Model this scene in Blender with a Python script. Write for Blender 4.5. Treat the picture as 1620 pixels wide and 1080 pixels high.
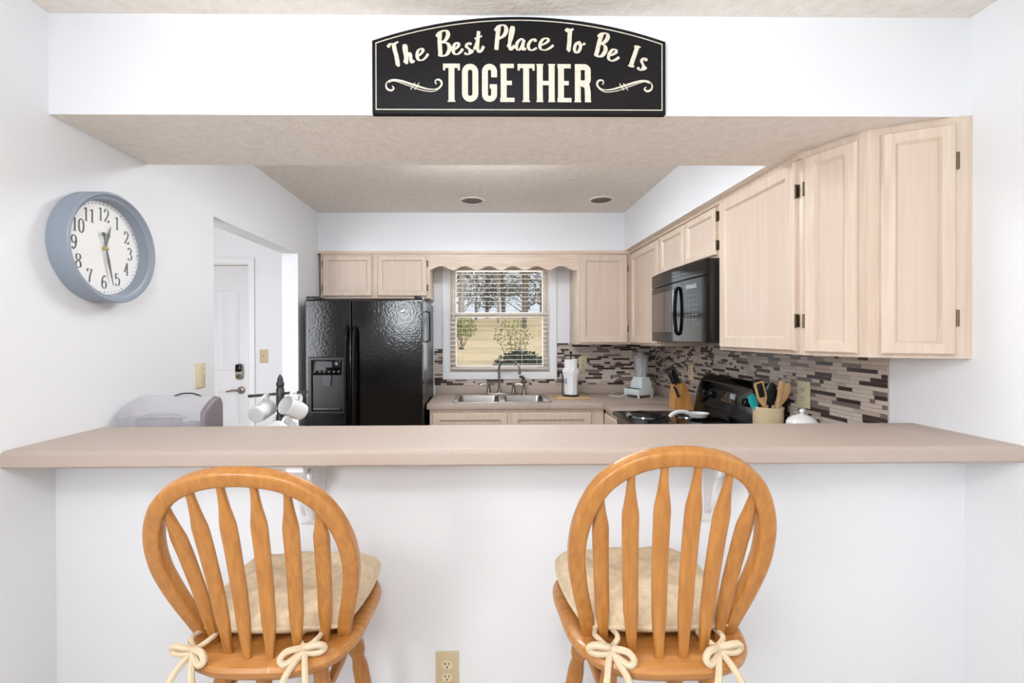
import bpy, bmesh, math, random
from mathutils import Matrix, Vector

# ------------------------------------------------------------------ clear
for o in list(bpy.data.objects):
    bpy.data.objects.remove(o, do_unlink=True)
SC = bpy.context.scene
COL = SC.collection

# ------------------------------------------------------------------ camera
def make_camera():
    F, px, py = 723.0, 773.06, 533.25
    yaw, roll, pitch, h = .0118, -.0028, -.0044, 1.45
    f = Vector((math.sin(yaw)*math.cos(pitch), math.cos(yaw)*math.cos(pitch), math.sin(pitch)))
    r0 = Vector((math.cos(yaw), -math.sin(yaw), 0))
    u0 = r0.cross(f)
    r = r0*math.cos(roll) + u0*math.sin(roll)
    u = u0*math.cos(roll) - r0*math.sin(roll)
    cam = bpy.data.cameras.new('camera')
    ob = bpy.data.objects.new('camera', cam)
    COL.objects.link(ob)
    m = Matrix.Identity(4)
    for i in range(3):
        m[i][0], m[i][1], m[i][2] = r[i], u[i], -f[i]
    m[2][3] = h
    ob.matrix_world = m
    cam.sensor_width = 36
    cam.lens = F*36/1620
    cam.shift_x = (810-px)/1620
    cam.shift_y = (py-540)/1620
    cam.clip_start = .02
    cam.clip_end = 500
    SC.camera = ob
make_camera()

# ------------------------------------------------------------------ world, sun, window light, exposure
vs = SC.view_settings
vs.view_transform = 'Standard'
vs.look = 'None'
vs.exposure = 0.93
vs.gamma = 1.0
vs.use_curve_mapping = False

W = bpy.data.worlds.new('world')
SC.world = W
W.use_nodes = True
_n = W.node_tree.nodes
_bg = _n['Background']
_bg.inputs['Color'].default_value = (.80, .90, 1.0, 1)
_bg.inputs['Strength'].default_value = .5

def light(name, kind, loc, direction, power, color=(1, 1, 1), size=None, size_y=None, angle=None, spread=None):
    l = bpy.data.lights.new(name, kind)
    l.energy = power
    l.color = color
    if kind == 'AREA':
        l.shape = 'RECTANGLE'
        l.size = size
        l.size_y = size_y or size
        if spread:
            l.spread = spread
    if kind == 'POINT' and size:
        l.shadow_soft_size = size
    if kind == 'SUN' and angle:
        l.angle = angle
    o = bpy.data.objects.new(name, l)
    COL.objects.link(o)
    o.location = loc
    if direction is not None:
        o.rotation_euler = Vector(direction).to_track_quat('-Z', 'Y').to_euler()
    return o

light('sun', 'SUN', (8, -4, 12), (-.75, .55, -.9), .75, (1, .93, .80), angle=.02)
# daylight entering by the dining room windows behind the camera
light('daylight_rear_window', 'AREA', (.1, -2.36, 1.55), (0, 1, 0), 1.2, (.91, .955, 1), 2.3, 1.35)
light('daylight_side_window', 'AREA', (-1.29, -1.0, 1.80), (1, .35, 0), 20, (.91, .955, 1), .9, .6)
# daylight entering by the kitchen window and the hall window
light('daylight_kitchen_window', 'AREA', (.145, 4.16, 1.6), (0, -1, -.1), 3, (.90, .955, 1), .84, .9)
light('daylight_hall_window', 'AREA', (-2.5, .93, 1.3), (.25, 1, .2), 17, (.95, .97, 1), 1.0, 1.3)

# ------------------------------------------------------------------ colours and materials
def lin(c):
    c = c/255
    return c/12.92 if c <= .04045 else ((c+.055)/1.055)**2.4
def rgb(r, g, b):
    return (lin(r), lin(g), lin(b), 1)

MATS = {}
def mat(name, col, rough=.5, metal=0, bump=None, var=None, coat=0, spec=None, alpha=None, trans=0, sheen=0, ior=None):
    """bump=(scale xyz, detail, strength, distance); var=(scale xyz, colour 2, low, high)"""
    if name in MATS:
        return MATS[name]
    m = bpy.data.materials.new(name)
    m.use_nodes = True
    nt = m.node_tree
    b = nt.nodes['Principled BSDF']
    b.inputs['Base Color'].default_value = col
    b.inputs['Roughness'].default_value = rough
    b.inputs['Metallic'].default_value = metal
    b.inputs['Coat Weight'].default_value = coat
    if spec is not None:
        b.inputs['Specular IOR Level'].default_value = spec
    if alpha is not None:
        b.inputs['Alpha'].default_value = alpha
    if trans:
        b.inputs['Transmission Weight'].default_value = trans
    if ior:
        b.inputs['IOR'].default_value = ior
    if sheen:
        b.inputs['Sheen Weight'].default_value = sheen
    tc = nt.nodes.new('ShaderNodeTexCoord')
    def noise(scale, detail=4, distortion=0):
        mp = nt.nodes.new('ShaderNodeMapping')
        mp.inputs['Scale'].default_value = scale
        nt.links.new(tc.outputs['Object'], mp.inputs['Vector'])
        n = nt.nodes.new('ShaderNodeTexNoise')
        n.inputs['Scale'].default_value = 1
        n.inputs['Detail'].default_value = detail
        n.inputs['Distortion'].default_value = distortion
        nt.links.new(mp.outputs['Vector'], n.inputs['Vector'])
        return n
    if var:
        n = noise(var[0], 5, var[4] if len(var) > 4 else 0)
        rp = nt.nodes.new('ShaderNodeValToRGB')
        rp.color_ramp.elements[0].position = var[2]
        rp.color_ramp.elements[1].position = var[3]
        rp.color_ramp.elements[0].color = col
        rp.color_ramp.elements[1].color = var[1]
        nt.links.new(n.outputs['Fac'], rp.inputs['Fac'])
        nt.links.new(rp.outputs['Color'], b.inputs['Base Color'])
    if bump:
        n = noise(bump[0], bump[1])
        bp = nt.nodes.new('ShaderNodeBump')
        bp.inputs['Strength'].default_value = bump[2]
        bp.inputs['Distance'].default_value = bump[3]
        nt.links.new(n.outputs['Fac'], bp.inputs['Height'])
        nt.links.new(bp.outputs['Normal'], b.inputs['Normal'])
    MATS[name] = m
    return m

M_wall = mat('wall_paint', rgb(236, 237, 240), .55, bump=((60, 60, 60), 3, .08, .002))
M_knee = M_wall
M_beige = mat('ceiling_texture', rgb(245, 238, 230), .8, bump=((70, 70, 70), 6, .7, .006), var=((30, 30, 30), rgb(237, 227, 217), .35, .7))
M_trim = mat('white_trim', rgb(238, 238, 240), .35)
M_floor = mat('floor_vinyl', rgb(214, 204, 192), .45, var=((3, 14, 3), rgb(196, 184, 170), .35, .65))
M_lam = mat('laminate', rgb(190, 174, 163), .5, var=((260, 260, 260), rgb(181, 164, 152), .36, .66))
M_oak = mat('pickled_oak', rgb(223, 205, 188), .42, var=((46, 46, 2.4), rgb(211, 189, 169), .34, .72, 1.0), bump=((90, 90, 4), 4, .12, .002))
M_oakp = mat('pickled_oak_panel', rgb(219, 199, 183), .42, var=((50, 50, 1.6), rgb(211, 190, 172), .3, .75, .6), bump=((110, 110, 4), 4, .1, .002))
M_oakh = mat('pickled_oak_across', rgb(226, 206, 187), .42, var=((2.6, 42, 42), rgb(211, 186, 165), .38, .68, 1.2))
M_honey = mat('honey_oak', rgb(188, 127, 60), .34, coat=.25, var=((95, 95, 7), rgb(162, 103, 45), .34, .74, .3), bump=((120, 120, 6), 4, .12, .0015))
M_honeyh = mat('honey_oak_seat', rgb(194, 134, 70), .34, coat=.25, var=((6, 90, 90), rgb(168, 108, 52), .34, .74, .3))
M_bronze = mat('bronze', rgb(92, 78, 58), .4, .8)
M_fridge = mat('fridge_textured_black', rgb(5, 5, 6), .1, bump=((80, 80, 80), 2, .12, .006), spec=.5)
M_gloss = mat('black_gloss', rgb(6, 6, 7), .1, spec=.25)
M_black = mat('black_plastic', rgb(16, 16, 17), .3)
M_matte = mat('black_matte', rgb(14, 14, 14), .55)
M_dgrey = mat('dark_grey_plastic', rgb(52, 52, 55), .35)
M_grey = mat('grey_print', rgb(120, 122, 124), .5)
M_steel = mat('stainless', rgb(196, 192, 188), .26, 1.0, bump=((4, 300, 4), 2, .05, .001))
M_nickel = mat('brushed_nickel', rgb(150, 142, 134), .28, 1.0)
M_chrome = mat('chrome', rgb(205, 205, 205), .12, 1.0)
M_ivory = mat('ivory_plate', rgb(224, 210, 176), .4)
M_ivoryd = mat('ivory_plate_tan', rgb(206, 188, 152), .4)
M_slot = mat('outlet_slot', rgb(60, 46, 38), .6)
M_signb = mat('sign_board', rgb(17, 17, 21), .6, var=((5, 5, 5), rgb(26, 20, 22), .4, .7), spec=.25)
M_signe = mat('sign_edge', rgb(22, 22, 24), .5)
M_cream = mat('sign_cream_paint', rgb(226, 219, 202), .6, var=((90, 90, 90), rgb(214, 205, 186), .4, .6))
M_clock = mat('clock_blue_grey', rgb(146, 156, 170), .38)
M_face = mat('clock_face_white', rgb(244, 244, 243), .5)
M_num = mat('clock_print', rgb(98, 98, 96), .5)
M_hand = mat('clock_hand_metal', rgb(118, 118, 116), .4, .3)
M_grout = mat('grout', rgb(196, 184, 174), .8)
M_tile = [mat('tile_dark_glass', rgb(62, 45, 44), .28),
          mat('tile_taupe_glass', rgb(124, 109, 106), .3),
          mat('tile_beige_stone', rgb(214, 202, 190), .45, var=((40, 40, 40), rgb(198, 184, 171), .4, .65)),
          mat('tile_rose_stone', rgb(200, 184, 172), .45, var=((40, 40, 40), rgb(178, 158, 146), .4, .65))]
M_white = mat('white_ceramic', rgb(240, 240, 240), .15, coat=.5)
M_paper = mat('paper_towel', rgb(240, 240, 242), .9, bump=((150, 150, 150), 3, .3, .002))
M_block = mat('knife_block_wood', rgb(206, 150, 88), .42, var=((50, 50, 5), rgb(184, 124, 64), .38, .7))
M_board = mat('cutting_board_wood', rgb(214, 182, 138), .5, var=((6, 60, 60), rgb(196, 158, 112), .38, .7))
M_spoon = mat('utensil_wood', rgb(206, 168, 122), .55, var=((30, 30, 5), rgb(184, 142, 96), .38, .7))
M_crock = mat('stoneware', rgb(206, 188, 152), .4)
M_teal = mat('teal_silicone', rgb(30, 170, 170), .4)
M_red = mat('red_silicone', rgb(190, 40, 36), .4)
M_burlap = mat('cushion_weave', rgb(224, 204, 174), .95, bump=((300, 300, 300), 2, .25, .0015), var=((60, 60, 60), rgb(210, 187, 154), .36, .68))
M_cord = mat('cotton_tie', rgb(214, 194, 164), .95, bump=((300, 300, 300), 2, .5, .002))
M_pewter = mat('mug_tree_metal', rgb(74, 74, 76), .35, .6)
M_appl = mat('blender_white', rgb(214, 222, 222), .3)
M_lid = mat('smoke_lid', rgb(140, 136, 138), .35)
M_binp = mat('bin_panel', rgb(124, 116, 122), .4)
M_blind = mat('blind_slat', rgb(214, 202, 190), .5)
M_sash = mat('window_sash', rgb(222, 212, 202), .45)
M_brown = mat('recess_brown', rgb(98, 72, 52), .5)
M_door = mat('door_paint', rgb(226, 225, 228), .4)

def clear_mat(name, col, alpha, rough=.05):
    m = bpy.data.materials.new(name)
    m.use_nodes = True
    nt = m.node_tree
    out = nt.nodes['Material Output']
    b = nt.nodes['Principled BSDF']
    b.inputs['Base Color'].default_value = col
    b.inputs['Roughness'].default_value = rough
    t = nt.nodes.new('ShaderNodeBsdfTransparent')
    mx = nt.nodes.new('ShaderNodeMixShader')
    mx.inputs[0].default_value = alpha
    nt.links.new(t.outputs[0], mx.inputs[1])
    nt.links.new(b.outputs[0], mx.inputs[2])
    nt.links.new(mx.outputs[0], out.inputs['Surface'])
    return m
M_glass = clear_mat('window_glass', rgb(225, 232, 236), .03)
M_jar = clear_mat('clear_jar', rgb(206, 206, 210), .42)
M_bin = clear_mat('clear_bin', rgb(214, 212, 220), .34, .08)
M_bini = clear_mat('clear_bin_inside', rgb(186, 184, 192), .6, .15)

# ------------------------------------------------------------------ mesh builder
ORI = {}
class MB:
    def __init__(self, M=None):
        self.v, self.f = [], []
        self.M = M
    def add(self, vs, fs):
        b = len(self.v)
        for p in vs:
            p = Vector(p)
            self.v.append(self.M @ p if self.M else p)
        self.f += [[b+i for i in f] for f in fs]
        return self
    def box(self, x0, x1, y0, y1, z0, z1, c=0):
        if c <= 0:
            vs = [(x, y, z) for z in (z0, z1) for y in (y0, y1) for x in (x0, x1)]
            return self.add(vs, [(0, 2, 3, 1), (4, 5, 7, 6), (0, 1, 5, 4), (2, 6, 7, 3), (0, 4, 6, 2), (1, 3, 7, 5)])
        bm = bmesh.new()
        vs = [bm.verts.new((x, y, z)) for z in (z0, z1) for y in (y0, y1) for x in (x0, x1)]
        for q in [(0, 2, 3, 1), (4, 5, 7, 6), (0, 1, 5, 4), (2, 6, 7, 3), (0, 4, 6, 2), (1, 3, 7, 5)]:
            bm.faces.new([vs[i] for i in q])
        bmesh.ops.bevel(bm, geom=bm.edges[:], offset=c, segments=2, affect='EDGES', profile=.5)
        bm.verts.index_update()
        self.add([v.co for v in bm.verts], [[v.index for v in f.verts] for f in bm.faces])
        bm.free()
        return self
    def loft(self, loops, cap0=True, cap1=True, closed=True):
        n = len(loops[0])
        vs = [p for l in loops for p in l]
        fs = []
        for i in range(len(loops)-1):
            for j in range(n if closed else n-1):
                k = (j+1) % n
                fs.append((i*n+j, i*n+k, (i+1)*n+k, (i+1)*n+j))
        if cap0:
            fs.append(tuple(range(n-1, -1, -1)))
        if cap1:
            b = (len(loops)-1)*n
            fs.append(tuple(range(b, b+n)))
        return self.add(vs, fs)
    def lathe(self, prof, loc=(0, 0, 0), seg=24, R=None, caps=True):
        loc = Vector(loc)
        loops = []
        for r, z in prof:
            l = []
            for i in range(seg):
                a = 2*math.pi*i/seg
                p = Vector((r*math.cos(a), r*math.sin(a), z))
                l.append((R @ p if R else p)+loc)
            loops.append(l)
        return self.loft(loops, caps, caps)
    def tube(self, pts, rad, seg=8, closed=False, flat=1.0, up=None):
        pts = [Vector(p) for p in pts]
        n = len(pts)
        if not hasattr(rad, '__len__'):
            rad = [rad]*n
        loops = []
        N = None
        for i in range(n):
            if closed:
                t = pts[(i+1) % n]-pts[i-1]
            else:
                t = pts[min(i+1, n-1)]-pts[max(i-1, 0)]
            t.normalize()
            if up is not None:
                N = Vector(up)-t*Vector(up).dot(t)
            elif N is None:
                a = Vector((0, 0, 1)) if abs(t.z) < .9 else Vector((1, 0, 0))
                N = a-t*a.dot(t)
            else:
                N = N-t*N.dot(t)
            N.normalize()
            B = t.cross(N)
            loops.append([pts[i]+(N*math.cos(2*math.pi*j/seg)*flat+B*math.sin(2*math.pi*j/seg))*rad[i] for j in range(seg)])
        if closed:
            loops.append(loops[0])
            return self.loft(loops, False, False)
        return self.loft(loops)
    def ring(self, w, h, prof, cap=False, x0=0, y0=0):
        """mitred frame around a w x h rectangle in local xy; prof = (inset, height)"""
        loops = [[(x0+i, y0+i, c), (x0+w-i, y0+i, c), (x0+w-i, y0+h-i, c), (x0+i, y0+h-i, c)] for i, c in prof]
        return self.loft(loops, False, cap)
    def prism(self, poly, y0, y1):
        """polygon in xz pushed along y"""
        n = len(poly)
        vs = [(x, y0, z) for x, z in poly]+[(x, y1, z) for x, z in poly]
        fs = [tuple(range(n)), tuple(range(2*n-1, n-1, -1))]
        fs += [(j, n+j, n+(j+1) % n, (j+1) % n) for j in range(n)]
        return self.add(vs, fs)
    def prismz(self, poly, z0, z1):
        n = len(poly)
        vs = [(x, y, z0) for x, y in poly]+[(x, y, z1) for x, y in poly]
        fs = [tuple(range(n-1, -1, -1)), tuple(range(n, 2*n))]
        fs += [(j, (j+1) % n, n+(j+1) % n, n+j) for j in range(n)]
        return self.add(vs, fs)
    def mesh(self, name, off=Vector((0, 0, 0)), angle=35, smooth=True):
        me = bpy.data.meshes.new(name)
        me.from_pydata([v-off for v in self.v], [], self.f)
        bm = bmesh.new()
        bm.from_mesh(me)
        bmesh.ops.recalc_face_normals(bm, faces=bm.faces[:])
        bm.to_mesh(me)
        bm.free()
        if smooth:
            me.polygons.foreach_set('use_smooth', [True]*len(me.polygons))
            me.set_sharp_from_angle(angle=math.radians(angle))
        me.update()
        return me
    def build(self, name, m, parent=None, **k):
        off = ORI.get(parent.name, Vector((0, 0, 0))) if parent else Vector((0, 0, 0))
        me = self.mesh(name, off, **k)
        me.materials.append(m)
        o = bpy.data.objects.new(name, me)
        COL.objects.link(o)
        if parent:
            o.parent = parent
            ORI[o.name] = off
        return o

def tag(o, label=None, cat=None, group=None, kind=None):
    if label:
        o['label'] = label
    if cat:
        o['category'] = cat
    if group:
        o['group'] = group
    if kind:
        o['kind'] = kind
    return o
def thing(name, loc, label, cat, group=None, kind=None):
    o = bpy.data.objects.new(name, None)
    o.empty_display_size = .05
    COL.objects.link(o)
    o.location = loc
    ORI[o.name] = Vector(loc)
    return tag(o, label, cat, group, kind)
def local(name, label, cat, group=None):
    """a thing modelled about its own origin and placed afterwards"""
    o = thing(name, (0, 0, 0), label, cat, group)
    return o
def copy_tree(o, parent=None):
    c = o.copy()
    COL.objects.link(c)
    c.parent = parent
    for ch in list(o.children):
        copy_tree(ch, c)
    return c
def frame(o, u, v, n):
    m = Matrix.Identity(4)
    for i in range(3):
        m[i][0], m[i][1], m[i][2], m[i][3] = u[i], v[i], n[i], o[i]
    return m
def struct(name, mb, m, label=None, under=None, **k):
    o = mb.build(name, m, **k)
    if under is not None:
        o.data.materials.append(under)
        for p in o.data.polygons:
            if p.normal.z < -.9:
                p.material_index = 1
    return tag(o, label, kind='structure')
def catmull(pts, n=6, closed=False):
    pts = [Vector(p) for p in pts]
    out = []
    N = len(pts)
    rng = range(N) if closed else range(N-1)
    for i in rng:
        if closed:
            a, b, c, d = pts[i-1], pts[i], pts[(i+1) % N], pts[(i+2) % N]
        else:
            a, b, c, d = pts[max(i-1, 0)], pts[i], pts[i+1], pts[min(i+2, N-1)]
        for j in range(n):
            t = j/n
            out.append(.5*((2*b)+(c-a)*t+(2*a-5*b+4*c-d)*t*t+(3*b-a-3*c+d)*t**3))
    if not closed:
        out.append(pts[-1])
    return out

XL, XR, H = -1.33, 1.53, 2.44
D1, D2, DS, DB = 1.42, 1.835, 3.70, 4.02
ZB = 2.131           # underside of bulkhead and soffits
ZC = .94             # worktop height
REAR = -2.4

# ------------------------------------------------------------------ the setting
struct('floor', MB().box(-3.3, XR+.12, REAR-.1, DB+.1, -.1, 0), M_floor, 'tan vinyl floor under the bar stools and kitchen')
struct('ceiling', MB().box(-3.3, XR+.12, REAR-.1, DB+.1, H, H+.1), M_beige, 'beige textured ceiling')
OP0, OP1, OZ = 2.275, 3.30, 2.04
wl = MB()
wl.box(XL-.115, XL, -.25, OP0, 0, H)
wl.box(XL-.115, XL, OP0, OP1, OZ, H)
wl.box(XL-.115, XL, OP1, DB, 0, H)
wl.box(XL-.115, XL, REAR, -1.65, 0, H)
wl.box(XL-.115, XL, -1.65, -.25, 0, 1.36)
wl.box(XL-.115, XL, -1.65, -.25, 2.2, H)
struct('wall_left', wl, M_wall, 'white left wall carrying the clock')
struct('wall_right', MB().box(XR, XR+.115, REAR, DB, 0, H), M_wall, 'white right wall')
WX0, WX1, WZ0, WZ1 = -.292, .580, 1.125, 2.07
wb = MB()
wb.box(XL-.115, WX0, DB, DB+.12, 0, H)
wb.box(WX1, XR+.115, DB, DB+.12, 0, H)
wb.box(WX0, WX1, DB, DB+.12, 0, WZ0)
wb.box(WX0, WX1, DB, DB+.12, WZ1, H)
struct('wall_back', wb, M_wall, 'white kitchen back wall around the window')
wr = MB()
wr.box(XL-.115, -1.1, REAR-.1, REAR, 0, H)
wr.box(1.3, XR+.115, REAR-.1, REAR, 0, H)
wr.box(-1.1, 1.3, REAR-.1, REAR, 0, .85)
wr.box(-1.1, 1.3, REAR-.1, REAR, 2.25, H)
struct('wall_rear', wr, M_wall, 'white dining room wall behind the viewer')
struct('wall_knee', MB().box(XL, XR, 1.434, 1.55, 0, 1.085), M_wall, 'white half wall under the breakfast bar')
struct('wall_bulkhead', MB().box(XL, XR, D1, D2, ZB, H), M_wall, 'white bulkhead over the bar with beige textured underside', under=M_beige)
sf = MB()
sf.box(XL, XR, DS, DB, ZB, H)
struct('ceiling_soffit', sf, M_wall, 'white boxed soffit over the window wall cabinets', under=M_beige)
struct('ceiling_soffit_side', MB().box(1.146, XR, D2, DS, ZB, H), M_wall, 'white boxed soffit over the right wall cabinets', under=M_beige)
# hall beyond the left opening
hw = MB()
hw.box(-3.3, -2.99, DB, DB+.12, 0, H)
hw.box(-2.04, XL-.115, DB, DB+.12, 0, H)
hw.box(-2.99, -2.04, DB, DB+.12, 2.07, H)
struct('wall_hall', hw, M_wall, 'white hall wall with the entry door')
struct('wall_hall_left', MB().box(-3.3, -3.2, .8, DB, 0, H), M_wall)
hf = MB()
hf.box(-3.2, -3.0, .8, .9, 0, H)
hf.box(-2.0, XL-.115, .8, .9, 0, H)
hf.box(-3.0, -2.0, .8, .9, 0, .85)
hf.box(-3.0, -2.0, .8, .9, 2.15, H)
struct('wall_hall_front', hf, M_wall)
bb = MB()
bb.box(XL, XL+.012, D2, OP0, 0, .09)
struct('baseboard_left', bb, M_trim)

# kitchen window -----------------------------------------------------------
win = thing('window_1', ((WX0+WX1)/2, DB, WZ0), 'white framed double hung window over the sink', None, kind='structure')
def flat(o=(0, 0, 0)):
    """local xy -> world xz facing the camera (-y)"""
    return frame(o, (1, 0, 0), (0, 0, 1), (0, -1, 0))
c = MB(flat((-.357, DB, 1.062)))
c.ring(1.004, 1.068, [(0, 0), (0, .018), (.004, .022), (.05, .022), (.062, .014), (.065, 0)])
c.build('casing', M_trim, win)
s = MB(flat((WX0, DB+.075, WZ0)))
s.ring(WX1-WX0, WZ1-WZ0, [(0, .0), (0, .055), (.012, .055), (.012, 0)])
s.build('jamb', M_sash, win)
s = MB(flat((WX0+.012, DB+.09, 1.615)))
s.ring(WX1-WX0-.024, WZ1-1.615-.012, [(0, 0), (0, .03), (.004, .034), (.036, .034), (.04, .02), (.04, 0)])
up = s.build('upper_sash', M_sash, win)
g = MB().box(WX0+.05, WX1-.05, DB+.078, DB+.081, 1.655, WZ1-.05)
g.build('pane', M_glass, up)
s = MB(flat((WX0+.012, DB+.06, WZ0+.012)))
s.ring(WX1-WX0-.024, 1.65-WZ0-.012, [(0, 0), (0, .03), (.004, .034), (.036, .034), (.042, .02), (.042, 0)])
lo = s.build('lower_sash', M_sash, win)
g = MB().box(WX0+.05, WX1-.05, DB+.048, DB+.051, WZ0+.05, 1.61)
g.build('pane', M_glass, lo)
MB().box(WX0+.015, WX1-.015, DB+.028, DB+.075, WZ0, WZ0+.03, .004).build('window_sill', M_sash, win)

# windows behind the viewer (daylight)
def back_window(name, fr, w, h):
    t = thing(name, fr.translation, 'white framed dining room window behind the viewer', None, kind='structure')
    s = MB(fr)
    s.ring(w, h, [(-.06, 0), (-.06, .02), (0, .02), (0, -.05), (.04, -.05), (.04, -.08)])
    s.build('window_frame', M_trim, t)
    s = MB(fr)
    s.box(w/2-.025, w/2+.025, .0, h, -.08, -.05)
    s.build('mullion', M_trim, t)
back_window('window_2', frame((-1.1, REAR, .85), (1, 0, 0), (0, 0, 1), (0, 1, 0)), 2.4, 1.4)
back_window('window_3', frame((XL, -.25, 1.36), (0, -1, 0), (0, 0, 1), (1, 0, 0)), 1.4, .84)
back_window('window_4', frame((-3.0, .9, .85), (1, 0, 0), (0, 0, 1), (0, 1, 0)), 1.0, 1.3)

# hall entry door ----------------------------------------------------------
dr = thing('door_1', (-2.5, DB, 0), 'white panelled entry door with keypad lock seen through the left opening', None, kind='structure')
d = MB()
d.box(-2.955, -2.052, DB-.0, DB+.04, .01, 2.06, .002)
db = d.build('door_leaf', M_door, dr)
for x in (-2.86, -2.32):
    for z0, z1 in ((1.15, 1.84), (.50, .98), (.15, .40)):
        q = MB(flat((x, DB, z0)))
        q.ring(.19 if x > -2.5 else .19, z1-z0, [(0, 0), (.004, .005), (.014, .005), (.02, .001), (.04, .001), (.05, .004)], cap=True)
        q.build('panel', M_door, db)
k = MB(flat((-2.128, DB, 1.07)))
k.loft([[(math.copysign(abs(math.cos(a))**.5, math.cos(a))*.033*sc, .068+math.copysign(abs(math.sin(a))**.5, math.sin(a))*.07*sc, zz) for a in [2*math.pi*i/28 for i in range(28)]] for sc, zz in ((1, 0), (1, .018), (.9, .024))])
kp = k.build('keypad_lock', M_nickel, dr)
k = MB(flat((-2.128, DB, 1.07)))
k.box(-.024, .024, .068, .13, .024, .03, .008)
k.build('keypad', M_gloss, kp)
k = MB(flat((-2.128, DB, 1.07)))
k.lathe([(.018, .024), (.018, .034), (.014, .036)], (0, .03, 0), 16)
k.build('lock_cylinder', M_bronze, kp)
k = MB(flat((-2.115, DB, .975)))
k.lathe([(.033, 0), (.033, .008), (.024, .014), (.012, .016), (.012, .045)], (0, 0, 0), 20)
k.tube([(.0, 0, .045), (-.03, .004, .047), (-.07, .002, .046), (-.11, -.008, .046)], [.011, .01, .008, .006], 8)
k.build('lever_handle', M_nickel, dr)
tr = MB(flat((-2.99-.02, DB, -.07)))
tr.ring(.97+.045, 2.2, [(0, 0), (0, .016), (.045, .02), (.05, .012), (.06, .0)])
struct('trim_1', tr, M_trim, 'white casing around the hall door')

# opening corner bead in white trim paint is the wall itself; light switches
def switch_plate(name, fr, label, kind='toggle', m=M_ivory, w=.072, h=.116):
    t = thing(name, fr.translation, label, 'outlet' if kind == 'outlet' else 'switch')
    p = MB(fr)
    p.ring(w, h, [(0, 0), (0, .004), (.004, .0065)], cap=True, x0=-w/2, y0=-h/2)
    p.build('plate', m, t)
    if kind == 'toggle':
        q = MB(fr)
        q.box(-.006, .006, -.012, .012, .006, .0085)
        q.tube([(0, -.004, .006), (0, .004, .014), (0, .012, .022)], [.005, .0045, .004], 8)
        q.build('toggle', m, t)
    elif kind == 'outlet':
        for s in (-1, 1):
            q = MB(fr)
            q.loft([[(math.cos(a)*.0165, s*.0195+max(-.0125, min(.0125, math.sin(a)*.0165)), zz) for a in [2*math.pi*i/24 for i in range(24)]] for zz in (.006, .0085)])
            so = q.build('socket', M_ivory, t)
            q = MB(fr)
            q.box(-.0075, -.0045, s*.0195, s*.0195+.008, .008, .0092)
            q.box(.0045, .0070, s*.0195, s*.0195+.0075, .008, .0092)
            q.lathe([(.0026, .008), (.0026, .0092)], (0, s*.0195-.0065, 0), 10)
            tag(q.build('slots', M_slot, so), kind='stuff')
    for yy in ((-.036, .036) if kind == 'toggle' else ((0,) if kind == 'outlet' else (-.045, .045))):
        q = MB(fr)
        q.lathe([(.003, .006), (.003, .0078)], (0, yy, 0), 10)
        q.build('screw', M_ivoryd, t)
    return t
onleft = lambda y, z: frame((XL, y, z), (0, 1, 0), (0, 0, 1), (1, 0, 0))
onright = lambda y, z, x=XR: frame((x, y, z), (0, -1, 0), (0, 0, 1), (-1, 0, 0))
switch_plate('light_switch', onleft(2.16, 1.265), 'ivory light switch on the left wall beside the opening')
switch_plate('light_switch', flat((-1.918, DB, 1.272)), 'small tan light switch on the hall wall beside the door', m=M_ivoryd)
switch_plate('wall_outlet', flat((-.116, 1.434, .400)), 'tan double outlet low on the half wall between the stools', 'outlet', M_ivoryd)
switch_plate('wall_outlet', onright(2.150, 1.165, XR-.009), 'cream outlet plate on mosaic tile behind the wooden spoons', 'outlet', M_ivory, .085, .125)
switch_plate('wall_outlet', onright(3.33, 1.175, XR-.009), 'ivory outlet plate on mosaic tile behind the knife block', 'outlet', M_ivory)
switch_plate('wall_outlet', flat((.875, DB-.009, 1.205)), 'ivory outlet plate on mosaic tile beside the paper towels', 'outlet', M_ivory)

# recessed ceiling lights (switched off)
def recessed(x, y, label):
    t = thing('recessed_light', (x, y, H), label, 'ceiling light', 'recessed lights in the kitchen ceiling')
    r = MB()
    r.lathe([(.092, H), (.092, H-.004), (.078, H-.007), (.075, H-.002)], (x, y, 0), 32, caps=False)
    r.build('trim_ring', M_beige, t)
    r = MB()
    r.lathe([(.075, H-.003), (.066, H-.0015), (.0, H-.001)], (x, y, 0), 32, caps=False)
    r.build('reflector', M_brown, t)
recessed(-.079, 3.364, 'brown recessed ceiling light on the left, above the window')
recessed(.867, 3.346, 'brown recessed ceiling light on the right, nearer the side soffit')
# unseen globe added behind the viewer to light the bulkhead and ceiling
LX, LY, LZ = -.05, -.16, 2.17
lt = thing('fill_globe_lamp', (LX, LY, H), 'round white hanging globe added unseen behind the viewer as fill light', 'pendant lamp')
MB().lathe([(.06, H), (.06, H-.02), (.02, H-.03)], (LX, LY, 0), 24).build('ceiling_rose', M_nickel, lt)
MB().tube([(LX, LY, H-.02), (LX, LY, LZ+.13)], .006, 8).build('stem', M_nickel, lt)
M_dome = mat('lamp_globe', rgb(250, 248, 244), .4)
_b = M_dome.node_tree.nodes['Principled BSDF']
_b.inputs['Emission Color'].default_value = (.90, .955, 1, 1)
_b.inputs['Emission Strength'].default_value = 24
MB().lathe([(.14*math.sin(math.pi*i/16), LZ-.14*math.cos(math.pi*i/16)) for i in range(17)], (LX, LY, 0), 32, caps=False).build('globe', M_dome, lt)

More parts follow.
